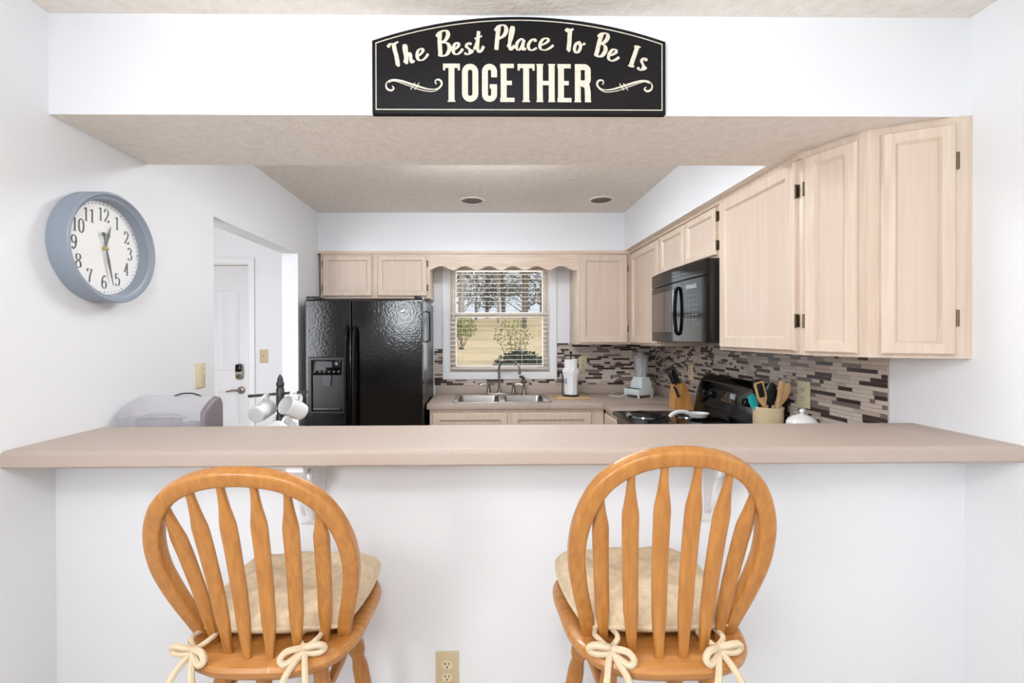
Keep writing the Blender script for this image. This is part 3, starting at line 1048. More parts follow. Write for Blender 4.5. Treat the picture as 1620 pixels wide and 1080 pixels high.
kb = thing('knife_block', (1.36, 3.16, ZC), 'slanted honey wood knife block beside the stove', 'knife block')
bx, by = 1.300, 3.09
prof = [(0, 0), (.135, 0), (.072, .188), (.014, .160)]
q = MB()
q.prism([(bx+x, ZC+z) for x, z in prof], by, by+.10)
q.build('block', M_block, kb)
kd = Vector((-.40, 0, .916))
spots = [(.022, .02, .10, 'widest'), (.022, .05, .095, 'a'), (.022, .08, .09, 'b'), (.045, .02, .12, 'c'), (.045, .05, .125, 'd'), (.060, .08, .115, 'e')]
LK = ['black handled knife in the block, front row nearest the room', 'black handled knife in the block, middle of the left row', 'black handled knife in the block, back of the left row',
      'black handled knife in the block, tallest one nearest the room', 'black handled knife in the block, middle of the right row', 'black handled knife in the block, back of the right row']
for (x, y, L, _), lab in zip(spots, LK):
    p0 = Vector((bx+x, by+y, ZC+.160+(x-.014)*.48))
    t = thing('kitchen_knife', p0, lab, 'knife', 'knives in the block')
    q = MB()
    q.tube([p0-kd*.10, p0+kd*.012], [.002, .006], 6)
    q.build('blade', M_steel, t)
    q = MB()
    q.tube([p0+kd*.006, p0+kd*.03, p0+kd*(L-.03), p0+kd*(L-.008), p0+kd*L], [.0085, .0095, .0095, .0115, .008], 8, flat=.8)
    q.build('handle', M_black, t)
t = thing('kitchen_knife', (bx+.006, by-.004, ZC+.09), 'black handled steak knife lying along the left side of the block', 'knife', 'knives in the block')
p0 = Vector((bx+.012, by-.010, ZC+.115))
q = MB()
q.tube([p0-kd*.03, p0+kd*.01, p0+kd*.05], [.009, .011, .009], 8, flat=.8)
q.build('handle', M_black, t)

# ------------------------------------------------------------------ things near the stove
sr = thing('spoon_rest', (1.2, 2.70, .948), 'white ceramic spoon rest lying on the stove top', 'spoon rest')
q = MB()
loops = []
for rr, z in ((.2, .966), (.75, .967), (1, .985), (1.06, .985), (.8, .961), (.2, .960)):
    loops.append([(1.275+.062*rr*math.cos(2*math.pi*i/28), 2.70+.05*rr*math.sin(2*math.pi*i/28), z) for i in range(28)])
q.loft(loops)
q.build('dish', M_white, sr)
q = MB()
q.tube(catmull([(1.225, 2.70, .980), (1.19, 2.70, .992), (1.15, 2.70, .990), (1.118, 2.70, .975), (1.107, 2.70, .962)], 4), [.013]*4+[.012]*8+[.011]*5, 10)
q.build('handle', M_white, sr)

UX, UY = 1.312, 2.09
cr = thing('utensil_crock', (UX, UY, ZC), 'tan stoneware crock full of cooking utensils right of the stove', 'crock')
q = MB()
q.lathe([(.056, ZC), (.061, ZC+.01), (.062, ZC+.165), (.064, ZC+.172), (.063, ZC+.178), (.057, ZC+.178), (.055, ZC+.17), (.054, ZC+.02), (.0, ZC+.018)], (UX, UY, 0), 36, caps=False)
q.build('pot', M_crock, cr)
def blade_loft(path, halfw, thick, nrm=(0, -1, 0), seg=8):
    """flat tapered blade along a path (x,y,z)"""
    q = MB()
    path = [Vector(p) for p in path]
    N = Vector(nrm)
    loops = []
    for i, p in enumerate(path):
        t_ = (path[min(i+1, len(path)-1)]-path[max(i-1, 0)]).normalized()
        S = t_.cross(N).normalized()
        loops.append([p+S*halfw[i]*math.cos(2*math.pi*j/seg)+N*thick*math.sin(2*math.pi*j/seg) for j in range(seg)])
    q.loft(loops)
    return q
def ut(name, label, base, tip, mh, rad=.006):
    t = thing(name, base, label, 'utensil', 'cooking utensils in the crock')
    q = MB()
    q.tube([base, tip], rad, 8)
    q.build('handle', mh, t)
    return t, Vector(base), Vector(tip)
zb = ZC+.025
t, b0, b1 = ut('spatula', 'tan rimmed black spatula leaning left in the crock', (UX+.01, UY-.02, zb), (UX-.044, UY-.035, ZC+.205), M_spoon)
d_ = (b1-b0).normalized()
blade_loft([b1-d_*.015, b1+d_*.01, b1+d_*.03, b1+d_*.085, b1+d_*.095], [.010, .021, .024, .024, .021], .004).build('blade_rim', M_spoon, t)
blade_loft([b1+d_*.022, b1+d_*.03, b1+d_*.083, b1+d_*.088], [.013, .018, .018, .015], .0055).build('blade_pad', M_black, t)
t, b0, b1 = ut('spatula', 'teal silicone spatula behind the tan rimmed one in the crock', (UX, UY, zb), (UX-.056, UY+.0, ZC+.170), M_teal)
d_ = (b1-b0).normalized()
blade_loft([b1-d_*.01, b1+d_*.015, b1+d_*.04, b1+d_*.065], [.008, .020, .022, .016], .005).build('blade', M_teal, t)
t, b0, b1 = ut('slotted_turner', 'dark turner with a red collar standing in the crock', (UX-.01, UY+.02, zb), (UX-.024, UY+.028, ZC+.20), M_black)
d_ = (b1-b0).normalized()
blade_loft([b1, b1+d_*.02, b1+d_*.08, b1+d_*.10], [.012, .026, .027, .022], .003).build('blade', M_black, t)
blade_loft([b1-d_*.012, b1+d_*.002], [.009, .011], .008).build('collar', M_red, t)
t, b0, b1 = ut('serving_spoon', 'round black serving spoon in the middle of the crock', (UX+.005, UY+.01, zb), (UX+.006, UY-.005, ZC+.19), M_black)
d_ = (b1-b0).normalized()
blade_loft([b1-d_*.005, b1+d_*.012, b1+d_*.035, b1+d_*.06, b1+d_*.085, b1+d_*.10], [.009, .022, .030, .031, .023, .008], .008, seg=12).build('bowl', M_black, t)
t, b0, b1 = ut('wooden_spatula', 'flat pale wooden spatula upright in the crock', (UX+.015, UY-.01, zb), (UX+.034, UY-.022, ZC+.19), M_spoon)
d_ = (b1-b0).normalized()
blade_loft([b1-d_*.02, b1+d_*.01, b1+d_*.06, b1+d_*.105, b1+d_*.11], [.007, .012, .014, .0145, .011], .0035).build('blade', M_spoon, t)
t, b0, b1 = ut('wooden_spoon', 'wooden spoon with oval bowl leaning right in the crock', (UX-.02, UY-.005, zb), (UX+.044, UY-.015, ZC+.19), M_spoon)
d_ = (b1-b0).normalized()
blade_loft([b1-d_*.01, b1+d_*.012, b1+d_*.04, b1+d_*.07, b1+d_*.095, b1+d_*.105], [.008, .016, .023, .026, .019, .006], .006, seg=12).build('bowl', M_spoon, t)
t, b0, b1 = ut('wooden_spoon', 'slotted wooden spoon leaning furthest right in the crock', (UX-.015, UY+.02, zb), (UX+.052, UY+.02, ZC+.19), M_spoon)
d_ = (b1-b0).normalized()
blade_loft([b1-d_*.01, b1+d_*.012, b1+d_*.04, b1+d_*.07, b1+d_*.095, b1+d_*.105], [.008, .016, .023, .026, .019, .006], .005, seg=12).build('bowl', M_spoon, t)

sb = thing('sugar_bowl', (1.375, 1.955, ZC), 'white lidded sugar bowl right of the utensil crock', 'sugar bowl')
q = MB()
q.lathe([(.032, 0), (.05, .02), (.062, .06), (.063, .10), (.060, .125), (.057, .127)], (1.375, 1.955, ZC), 32)
q.build('bowl', M_white, sb)
q = MB()
q.lathe([(.059, .127), (.060, .132), (.052, .146), (.036, .158), (.014, .165), (.007, .168)], (1.375, 1.955, ZC), 32)
ld = q.build('lid', M_white, sb)
q = MB()
q.lathe([(.006, .164), (.006, .172), (.011, .178), (.010, .186), (.004, .190)], (1.375, 1.955, ZC), 16)
q.build('knob', M_white, ld)

# ------------------------------------------------------------------ mug tree and mugs
MX, MY = -.865, 1.955
mt = thing('mug_tree', (MX, MY, ZC), 'dark turned metal mug tree behind the bar on the left', 'mug tree')
MB().lathe([(.075, ZC), (.075, ZC+.01), (.06, ZC+.018), (.018, ZC+.022)], (MX, MY, 0), 28).build('base', M_pewter, mt)
pz = [(.013, .02), (.013, .10), (.018, .13), (.0165, .17), (.012, .18), (.016, .19), (.012, .20), (.0135, .205), (.0165, .22), (.0165, .285), (.013, .29), (.016, .30), (.016, .31), (.0115, .318), (.0125, .326), (.007, .338), (.002, .346)]
MB().lathe([(r, ZC+z) for r, z in pz], (MX, MY, 0), 20).build('post', M_pewter, mt)
def arm(dx, dy, z0, z1):
    q = MB()
    a, b_ = Vector((MX, MY, ZC+z0)), Vector((MX+dx, MY+dy, ZC+z1))
    pts_ = [a+(b_-a)*i/10 for i in range(11)]
    q.tube(pts_, [.0052, .0052, .0062, .0050, .0062, .0052, .0056, .0066, .0052, .0068, .0062], 8)
    q.build('arm', M_pewter, mt)
arm(-.125, -.02, .264, .256)
arm(.118, -.01, .264, .272)
arm(.05, -.105, .165, .178)
arm(-.03, .11, .165, .18)
mug = local('mug', 'white mug hanging on the left arm of the mug tree', 'mug', 'white mugs on the mug tree')
q = MB()
q.lathe([(.028, -.048), (.034, -.046), (.0385, -.02), (.040, .046), (.0385, .048), (.037, .044), (.0345, -.018), (.030, -.040), (0, -.041)], seg=32, caps=False)
q.add([(.028*math.cos(2*math.pi*i/32), .028*math.sin(2*math.pi*i/32), -.048) for i in range(32)], [tuple(range(32))])
q.build('cup', M_white, mug)
q = MB()
q.tube(catmull([(.037, 0, .030), (.055, 0, .034), (.066, 0, .018), (.066, 0, -.006), (.056, 0, -.022), (.037, 0, -.024)], 5), .0055, 8, flat=1.3)
q.build('handle', M_white, mug)
def place(m, loc, axis_z, handle):
    """axis_z: direction of the mug mouth, handle: direction of its handle"""
    z = Vector(axis_z).normalized()
    x = Vector(handle)
    x = (x-z*x.dot(z)).normalized()
    y = z.cross(x)
    R_ = Matrix((x, y, z)).transposed()
    m.location = loc
    m.rotation_euler = R_.to_euler()
m2, m3, m4 = copy_tree(mug), copy_tree(mug), copy_tree(mug)
m2['label'] = 'white mug hanging tilted with its mouth showing on the right arm'
m3['label'] = 'white mug with its handle towards the bar, lowest on the mug tree'
m4['label'] = 'white mug hanging on the far side of the mug tree'
hz = .062
place(mug, (-.930, 1.93, ZC+.196), (.10, .95, .22), (.28, -.1, 1))
place(m2, (-.795, 1.925, ZC+.205), (-.42, -.80, .45), (-.05, .2, 1))
place(m3, (-.812, 1.845, ZC+.118), (.15, .75, -.55), (-.05, -.45, 1))
place(m4, (-.89, 2.05, ZC+.115), (.75, .3, -.3), (0, .2, 1))

# clear plastic bin against the left wall
cbn = thing('plastic_bin', (-1.15, 1.70, ZC), 'clear plastic bin with a grey end panel behind the bar by the left wall', 'bin')
q = MB()
def binloop(x, s=1, dz=0):
    y0, y1, zt = 1.645, 1.765, 1.226
    out = []
    pr_ = [(y0, ZC), (y0, 1.172), (y0+.004, 1.182), (y0+.014, 1.190), (y0+.045, 1.210), (y0+.07, 1.221), (y0+.09, zt), (y1-.012, zt-.006), (y1, 1.20), (y1, ZC)]
    cy, cz = (y0+y1)/2, 1.08
    return [(x, cy+(y-cy)*s, max(ZC, cz+(z-cz)*s+dz)) for y, z in pr_]
q.loft([binloop(-1.315, .86), binloop(-1.308, .93), binloop(-1.29, .985), binloop(-1.25), binloop(-1.05), binloop(-1.014, .985)])
q.build('clear_shell', M_bin, cbn)
q = MB()
q.loft([binloop(-1.013, .987), binloop(-1.003, .975), binloop(-.998, .94), binloop(-.996, .88)])
q.build('end_panel', M_binp, cbn)
q = MB()
q.box(-1.27, -1.13, 1.665, 1.745, ZC+.005, 1.16, .02)
q.build('inner_tray', M_bini, cbn)
q = MB()
q.box(-1.115, -1.05, 1.668, 1.742, ZC+.005, 1.135, .02)
q.build('inner_tray', M_bini, cbn)
q = MB()
q.box(-1.30, -1.06, 1.639, 1.646, 1.158, 1.166, .002)
q.build('lid_rim', M_bin, cbn)
q = MB()
q.tube(catmull([(-1.17, 1.745, 1.224), (-1.14, 1.745, 1.232), (-1.10, 1.745, 1.232), (-1.07, 1.745, 1.221)], 4), .006, 8, flat=.5)
q.build('lid_handle', M_dgrey, cbn)

# ------------------------------------------------------------------ lettering helper
def ribbon(mb, pts, width, z0=0, th=.0008, pen=None, cap=True):
    """flat stroke in local xy. width constant, list, or pen=(thin, thick, angle) for brush stress"""
    P = [Vector((p[0], p[1])) for p in pts]
    n = len(P)
    L, R_ = [], []
    for i in range(n):
        t_ = P[min(i+1, n-1)]-P[max(i-1, 0)]
        if t_.length < 1e-9:
            t_ = Vector((1, 0))
        t_.normalize()
        nn = Vector((-t_.y, t_.x))
        if pen:
            d_ = abs(t_.dot(Vector((math.cos(pen[2]), math.sin(pen[2])))))
            w = pen[0]+(pen[1]-pen[0])*d_**1.6
        else:
            w = width[i] if hasattr(width, '__len__') else width
        if cap and (i == 0 or i == n-1):
            w *= .6
        L.append(P[i]+nn*w/2)
        R_.append(P[i]-nn*w/2)
    vs_ = []
    for i, (a, b_) in enumerate(zip(L, R_)):
        zz = th+.0003*i/n
        vs_ += [(a.x, a.y, z0+zz), (b_.x, b_.y, z0+zz), (b_.x, b_.y, z0), (a.x, a.y, z0)]
    fs = []
    for i in range(n-1):
        k = 4*i
        for j in range(4):
            fs.append((k+j, k+(j+1) % 4, k+4+(j+1) % 4, k+4+j))
    fs += [(3, 2, 1, 0), (4*n-4, 4*n-3, 4*n-2, 4*n-1)]
    mb.add(vs_, fs)

def smooth2(pts, n=7):
    return [(p.x, p.y) for p in catmull([(a, b_, 0) for a, b_ in pts], n)]

# brush script glyphs: strokes in a box one cap height tall (x, y up)
SCRIPT = {
 'T': [[(-.02, .86), (.10, .97), (.26, .95), (.44, .99)], [(.24, .95), (.25, .70), (.29, .40), (.30, .06), (.27, .0)]],
 'h': [[(.0, .10), (.12, .45), (.16, .85), (.10, .95), (.06, .80), (.08, .40), (.09, .02)], [(.09, .10), (.16, .40), (.26, .52), (.32, .42), (.31, .15), (.36, .03), (.46, .12)]],
 'e': [[(.02, .22), (.16, .28), (.28, .42), (.24, .54), (.12, .50), (.05, .28), (.09, .07), (.22, .01), (.36, .10), (.46, .24)]],
 'B': [[(.12, .98), (.11, .60), (.13, .25), (.14, .0)], [(.0, .80), (.12, .97), (.34, 1.02), (.44, .86), (.34, .64), (.16, .54)], [(.18, .55), (.40, .50), (.50, .30), (.40, .06), (.20, .0), (.06, .10)]],
 's': [[(.34, .44), (.27, .54), (.14, .50), (.10, .38), (.20, .28), (.29, .17), (.25, .03), (.11, .0), (.0, .09)], [(.26, .04), (.36, .07), (.44, .18)]],
 't': [[(.0, .15), (.14, .50), (.20, .92), (.18, .60), (.15, .20), (.22, .02), (.34, .10), (.42, .26)], [(.02, .62), (.18, .66), (.36, .70)]],
 'P': [[(.14, .98), (.12, .60), (.12, .25), (.12, .0)], [(.0, .78), (.14, .98), (.36, 1.02), (.48, .84), (.40, .60), (.18, .46)]],
 'l': [[(.0, .12), (.14, .50), (.20, .86), (.14, .97), (.08, .80), (.06, .35), (.12, .04), (.22, .06), (.32, .20)]],
 'a': [[(.34, .44), (.22, .52), (.06, .36), (.04, .12), (.14, .02), (.26, .14), (.34, .44)], [(.34, .48), (.31, .20), (.36, .03), (.46, .10)]],
 'c': [[(.28, .40), (.24, .52), (.12, .46), (.04, .24), (.10, .05), (.22, .02), (.36, .12)]],
 'o': [[(.22, .50), (.08, .40), (.04, .18), (.14, .02), (.28, .10), (.32, .32), (.22, .50), (.26, .38), (.44, .40), (.52, .46)]],
 'I': [[(.18, .96), (.17, .60), (.16, .30), (.16, .04)], [(.02, .92), (.18, .98), (.36, .96)], [(.0, .04), (.16, .02), (.34, .06)]],
}
# ------------------------------------------------------------------ wall sign
SU = .898/1445          # metres for one unit of the sign's drawing
SY = 1.398
sg = thing('wall_sign', (.113, D1, 2.126), 'black arched wooden sign in cream lettering on the bulkhead above the bar', 'sign')
def sgn(ox=0, oy=0, a=0):
    f_ = flat((-.336, SY, 2.126))
    return f_ @ Matrix.Translation((ox*SU, oy*SU, 0)) @ Matrix.Rotation(a, 4, 'Z')
SW, SHc, SHm = 1445*SU, 357*SU, 477*SU
def arch(ins, n=28):
    """outline of the board inset by ins (x,y)"""
    out = [(ins, ins), (SW-ins, ins)]
    sag = SHm-SHc
    half = SW/2
    Rr = (half*half+sag*sag)/(2*sag)
    cy = SHm-Rr
    rr = Rr-ins
    for i in range(n+1):
        x = SW-ins-(SW-2*ins)*i/n
        out.append((x, cy+math.sqrt(rr*rr-(x-half)**2)))
    return out
q = MB(sgn())
o_ = arch(0)
i_ = arch(.003)
q.loft([[(x, y, -.02) for x, y in o_], [(x, y, -.002) for x, y in o_], [(x, y, 0) for x, y in i_]])
bd = q.build('board', M_signb, sg)
q = MB(sgn())
a_, b_ = arch(17*SU), arch(21.5*SU)
m_ = len(a_)
q.loft([[(x, y, 0) for x, y in a_], [(x, y, .0006) for x, y in a_], [(x, y, .0006) for x, y in b_], [(x, y, 0) for x, y in b_]], False, False)
q.build('border_line', M_cream, bd)
def sx_(x):
    return x-90
def sy_(y):
    return 562-y
WORDS = [([('T', 186, 250, 338, 116), ('h', 248, 304, 326, 100), ('e', 308, 376, 309, 104)], 13),
         ([('B', 412, 478, 284, 120), ('e', 482, 542, 276, 104), ('s', 540, 590, 274, 100), ('t', 588, 644, 266, 112)], 6),
         ([('P', 690, 752, 250, 118), ('l', 752, 792, 251, 118), ('a', 794, 848, 252, 108), ('c', 852, 902, 252, 106), ('e', 904, 984, 251, 108)], 0),
         ([('T', 1030, 1076, 252, 110), ('o', 1078, 1136, 263, 112)], -4),
         ([('B', 1178, 1234, 276, 116), ('e', 1240, 1304, 297, 108)], -11),
         ([('I', 1342, 1392, 326, 108), ('s', 1390, 1438, 341, 112)], -13)]
for letters, ang in WORDS:
    for ch, xa_, xb_, y, size in letters:
        q = MB(sgn(sx_(xa_), sy_(y), math.radians(ang)))
        k = size*SU
        strokes = [[(a+.10*b_, b_) for a, b_ in st_] for st_ in SCRIPT[ch]]
        lo_ = min(a for st_ in strokes for a, b_ in st_)
        hi_ = max(a for st_ in strokes for a, b_ in st_)
        kx_ = (xb_-xa_-8)*SU/(hi_-lo_)
        thick = 21 if ch in 'TBPI' else 16
        for si, st_ in enumerate(strokes):
            pts_ = [((a-lo_)*kx_+4*SU, b_*k) for a, b_ in st_]
            ribbon(q, smooth2(pts_, 9), 0, .0001*si, .0006, pen=(6*SU, thick*SU, math.radians(84)))
        q.build('letter', M_cream, bd, smooth=False)
# slab lettering
def caps_letter(ch, x0, x1, y0=505, y1=318, st_=29):
    q = MB(sgn())
    X0_, X1_, Y0_, Y1_ = sx_(x0)*SU, sx_(x1)*SU, sy_(y0)*SU, sy_(y1)*SU
    w = st_*SU
    th = .0006
    n_ = [0]
    def R(a, b_, c_, d_):
        q.box(a, b_, c_, d_, 0, th+.00005*n_[0])
        n_[0] += 1
    def path(pts_):
        ribbon(q, pts_, w, .00005*n_[0], th, cap=False)
        n_[0] += 1
    def arcp(cx, cy, rx, ry, a0, a1, n=8):
        return [(cx+rx*math.cos(math.radians(a0+(a1-a0)*i/n)), cy+ry*math.sin(math.radians(a0+(a1-a0)*i/n))) for i in range(n+1)]
    bar_ = w*.72
    ser = w*.22
    if ch == 'T':
        xm = (X0_+X1_)/2
        R(xm-w/2, xm+w/2, Y0_, Y1_)
        R(X0_, X1_, Y1_-bar_, Y1_)
        R(X0_, X0_+w*.38, Y1_-bar_*1.55, Y1_)
        R(X1_-w*.38, X1_, Y1_-bar_*1.55, Y1_)
        R(xm-w*.66, xm+w*.66, Y0_, Y0_+ser)
    elif ch == 'H':
        for a in (X0_, X1_-w):
            R(a, a+w, Y0_, Y1_)
            R(a-ser*.4, a+w+ser*.4, Y0_, Y0_+ser)
            R(a-ser*.4, a+w+ser*.4, Y1_-ser, Y1_)
        R(X0_, X1_, (Y0_+Y1_)/2-bar_/2, (Y0_+Y1_)/2+bar_/2)
    elif ch == 'E':
        R(X0_, X0_+w, Y0_, Y1_)
        R(X0_-ser*.4, X1_, Y0_, Y0_+bar_)
        R(X0_-ser*.4, X1_-ser*.5, Y1_-bar_, Y1_)
        R(X0_, X1_-w*.45, (Y0_+Y1_)/2-bar_/2, (Y0_+Y1_)/2+bar_/2)
    elif ch in 'OG':
        cx, rx = (X0_+X1_)/2, (X1_-X0_-w)/2
        ry = rx*1.0
        yt, yb = Y1_-w/2-ry, Y0_+w/2+ry
        if ch == 'O':
            p = arcp(cx, yt, rx, ry, 0, 180)+arcp(cx, yb, rx, ry, 180, 360)+[(cx+rx, yt), (cx+rx, yt+.0004)]
            path(p)
        else:
            p = [(cx+rx, yt-.018)]+arcp(cx, yt, rx, ry, 0, 180)+arcp(cx, yb, rx, ry, 180, 360)+[(cx+rx, yb+.026)]
            path(p)
            R(cx+rx*.05, cx+rx+w/2, yb+.018, yb+.018+bar_)
    elif ch == 'R':
        R(X0_, X0_+w, Y0_, Y1_)
        R(X0_-ser*.4, X0_+w+ser*.4, Y0_, Y0_+ser)
        ym = (Y0_+Y1_)/2
        rx = (X1_-X0_-w)/2
        ry = (Y1_-ym)/2-w*.1
        path([(X0_+w/2, Y1_-w/2)]+[(X0_+w/2+rx*.8, Y1_-w/2)]+arcp(X1_-w/2-rx*.75, Y1_-w/2-rx*.75, rx*.75, rx*.75, 80, 0, 5)+[(X1_-w/2, ym+rx*.7)]+arcp(X1_-w/2-rx*.75, ym+rx*.7, rx*.75, rx*.75, -10, -90, 5)+[(X0_+w/2, ym-rx*.05)])
        path([(X0_+w/2+rx*.9, ym), (X1_-w*.62, ym-.010), (X1_-w*.5, ym-.03), (X1_-w*.48, Y0_+.004), (X1_-w*.48, Y0_)])
        R(X1_-w*.9, X1_+ser*.3, Y0_, Y0_+ser)
    q.build('letter', M_cream, bd, smooth=False)
for ch, a, b_ in (('T', 437, 520), ('O', 530, 610), ('G', 628, 702), ('E', 720, 788), ('T', 803, 887), ('H', 898, 985), ('E', 1002, 1068), ('R', 1085, 1163)):
    caps_letter(ch, a, b_)
def scroll(flip):
    q = MB(sgn())
    def mp(pts_):
        r = [((sx_(x) if not flip else sx_(1625-x))*SU, sy_(y)*SU) for x, y in pts_]
        return smooth2(r, 6)
    A1 = mp([(188, 428), (196, 440), (182, 450), (162, 440), (160, 416), (182, 400), (225, 402), (300, 425), (360, 442), (405, 442), (428, 425), (428, 405), (412, 396), (398, 404), (404, 418)])
    ribbon(q, A1, [4*SU+6*SU*abs(math.sin(i*.12)) for i in range(len(A1))], 0, .0006)
    A2 = mp([(170, 412), (200, 404), (260, 424), (330, 448), (390, 454), (424, 436)])
    ribbon(q, A2, 4*SU, .0001, .0006)
    for dx in (0, 20):
        A3 = mp([(278+dx, 446), (290+dx, 428), (300+dx, 412)])
        ribbon(q, A3, 4*SU, .0002, .0006)
    q.build('scroll_ornament', M_cream, bd, smooth=False)
scroll(False)
scroll(True)

# ------------------------------------------------------------------ clock
CYc, CZc, CR = 1.590, 1.752, .187
ck = thing('wall_clock', (XL, CYc, CZc), 'round blue grey wall clock with white face on the left wall', 'clock')
cf = frame((XL, CYc, CZc), (0, 1, 0), (0, 0, 1), (1, 0, 0))
q = MB(cf)
q.lathe([(CR-.004, 0), (CR, .004), (CR, .066), (CR-.003, .070), (CR-.008, .070), (CR-.012, .064), (CR-.016, .060), (CR-.022, .058), (CR-.024, .050), (CR-.026, .030), (CR-.030, .024)], seg=72, caps=False)
q.build('case', M_clock, ck)
q = MB(cf)
q.lathe([(CR-.028, 0.018), (CR-.028, .025), (0, .025)], seg=64, caps=False)
fc_ = q.build('clock_face', M_face, ck)
DIG = {
 '0': [[(.5, 1), (.2, .85), (.1, .5), (.2, .15), (.5, 0), (.8, .15), (.9, .5), (.8, .85), (.5, 1)]],
 '1': [[(.2, .84), (.5, .96), (.5, .5), (.5, .02)], [(.2, .02), (.5, .02), (.8, .02)]],
 '2': [[(.12, .72), (.25, .95), (.55, 1), (.82, .85), (.8, .6), (.5, .32), (.14, .05)], [(.14, .04), (.5, .06), (.88, .02), (.9, .2)]],
 '3': [[(.12, .82), (.35, 1), (.7, .95), (.8, .75), (.65, .57), (.4, .52)], [(.4, .52), (.75, .48), (.9, .28), (.75, .06), (.4, 0), (.12, .16)]],
 '4': [[(.62, 0), (.62, .5), (.62, 1)], [(.62, 1), (.35, .62), (.06, .28)], [(.06, .27), (.5, .27), (.95, .27)], [(.4, .02), (.62, .02), (.84, .02)]],
 '5': [[(.85, .97), (.5, .97), (.2, .97)], [(.2, .97), (.19, .75), (.18, .54)], [(.18, .54), (.5, .64), (.85, .5), (.86, .2), (.6, .01), (.3, .02), (.1, .16)]],
 '6': [[(.8, .86), (.6, 1), (.3, .85), (.12, .5), (.18, .15), (.5, 0), (.8, .12), (.86, .34), (.7, .54), (.45, .56), (.2, .4)]],
 '7': [[(.12, .78), (.14, .96), (.5, .95), (.9, .97)], [(.9, .97), (.6, .55), (.48, .25), (.46, 0)]],
 '8': [[(.5, .54), (.2, .66), (.2, .9), (.5, 1), (.8, .9), (.8, .66), (.5, .54), (.15, .38), (.12, .12), (.5, 0), (.88, .12), (.85, .38), (.5, .54)]],
 '9': [[(.2, .14), (.4, 0), (.7, .15), (.88, .5), (.82, .85), (.5, 1), (.2, .88), (.14, .66), (.3, .46), (.55, .44), (.8, .6)]],
}
for hnum in range(1, 13):
    a = math.pi/2-hnum*math.pi/6
    r = .115
    s_ = str(hnum)
    w_, hh_ = .024, .045
    tot = len(s_)*w_*.98
    q = MB(cf)
    for i, ch in enumerate(s_):
        ox = r*math.cos(a)-tot/2+i*w_*.98
        oy = r*math.sin(a)-hh_/2
        for si, st_ in enumerate(DIG[ch]):
            pts_ = smooth2([(ox+x*w_*.92, oy+y*hh_) for x, y in st_], 6)
            ribbon(q, pts_, 0, .0252+.0001*si, .0006, pen=(.0013, .0052, math.radians(90)), cap=False)
    q.build('numeral', M_num, fc_, smooth=False)
for i in range(60):
    a = i*math.pi/30
    q = MB(cf @ Matrix.Rotation(a, 4, 'Z'))
    if i % 5 == 0:
        q.lathe([(.0024, .025), (.0024, .0258)], (.1505, 0, 0), 10)
    else:
        q.box(.1485, .1525, -.0009, .0009, .025, .0258)
    q.build('minute_mark', M_num, fc_)
def hand(ang_clock, L, w, tail, z, nm, disc=False):
    q = MB(cf @ Matrix.Rotation(math.pi/2-math.radians(ang_clock), 4, 'Z'))
    pts_ = [(-tail, -w*.35), (L*.45, -w*.55), (L*.6, -w*1.0), (L*.68, -w*.6), (L, -.0006), (L, .0006), (L*.68, w*.6), (L*.6, w*1.0), (L*.45, w*.55), (-tail, w*.35)] if nm == 'hour_hand' else \
           [(-tail, -w*.3), (0, -w*.4), (L*.35, -w*.8), (L*.75, -w*.35), (L, -.0005), (L, .0005), (L*.75, w*.35), (L*.35, w*.8), (0, w*.4), (-tail, w*.3)]
    q.prismz(pts_, z, z+.0015)
    if disc:
        q.lathe([(.0075, z), (.0075, z+.0015)], (-tail, 0, 0), 16)
    q.build(nm, M_hand, ck)
hand(16, .083, .0065, .0, .030, 'hour_hand')
hand(167, .128, .0065, .048, .033, 'minute_hand', True)
q = MB(cf)
q.lathe([(.007, .025), (.007, .037), (.004, .039), (0, .039)], seg=16, caps=False)
q.build('hub', mat('brass', rgb(196, 176, 130), .3, .8), ck)

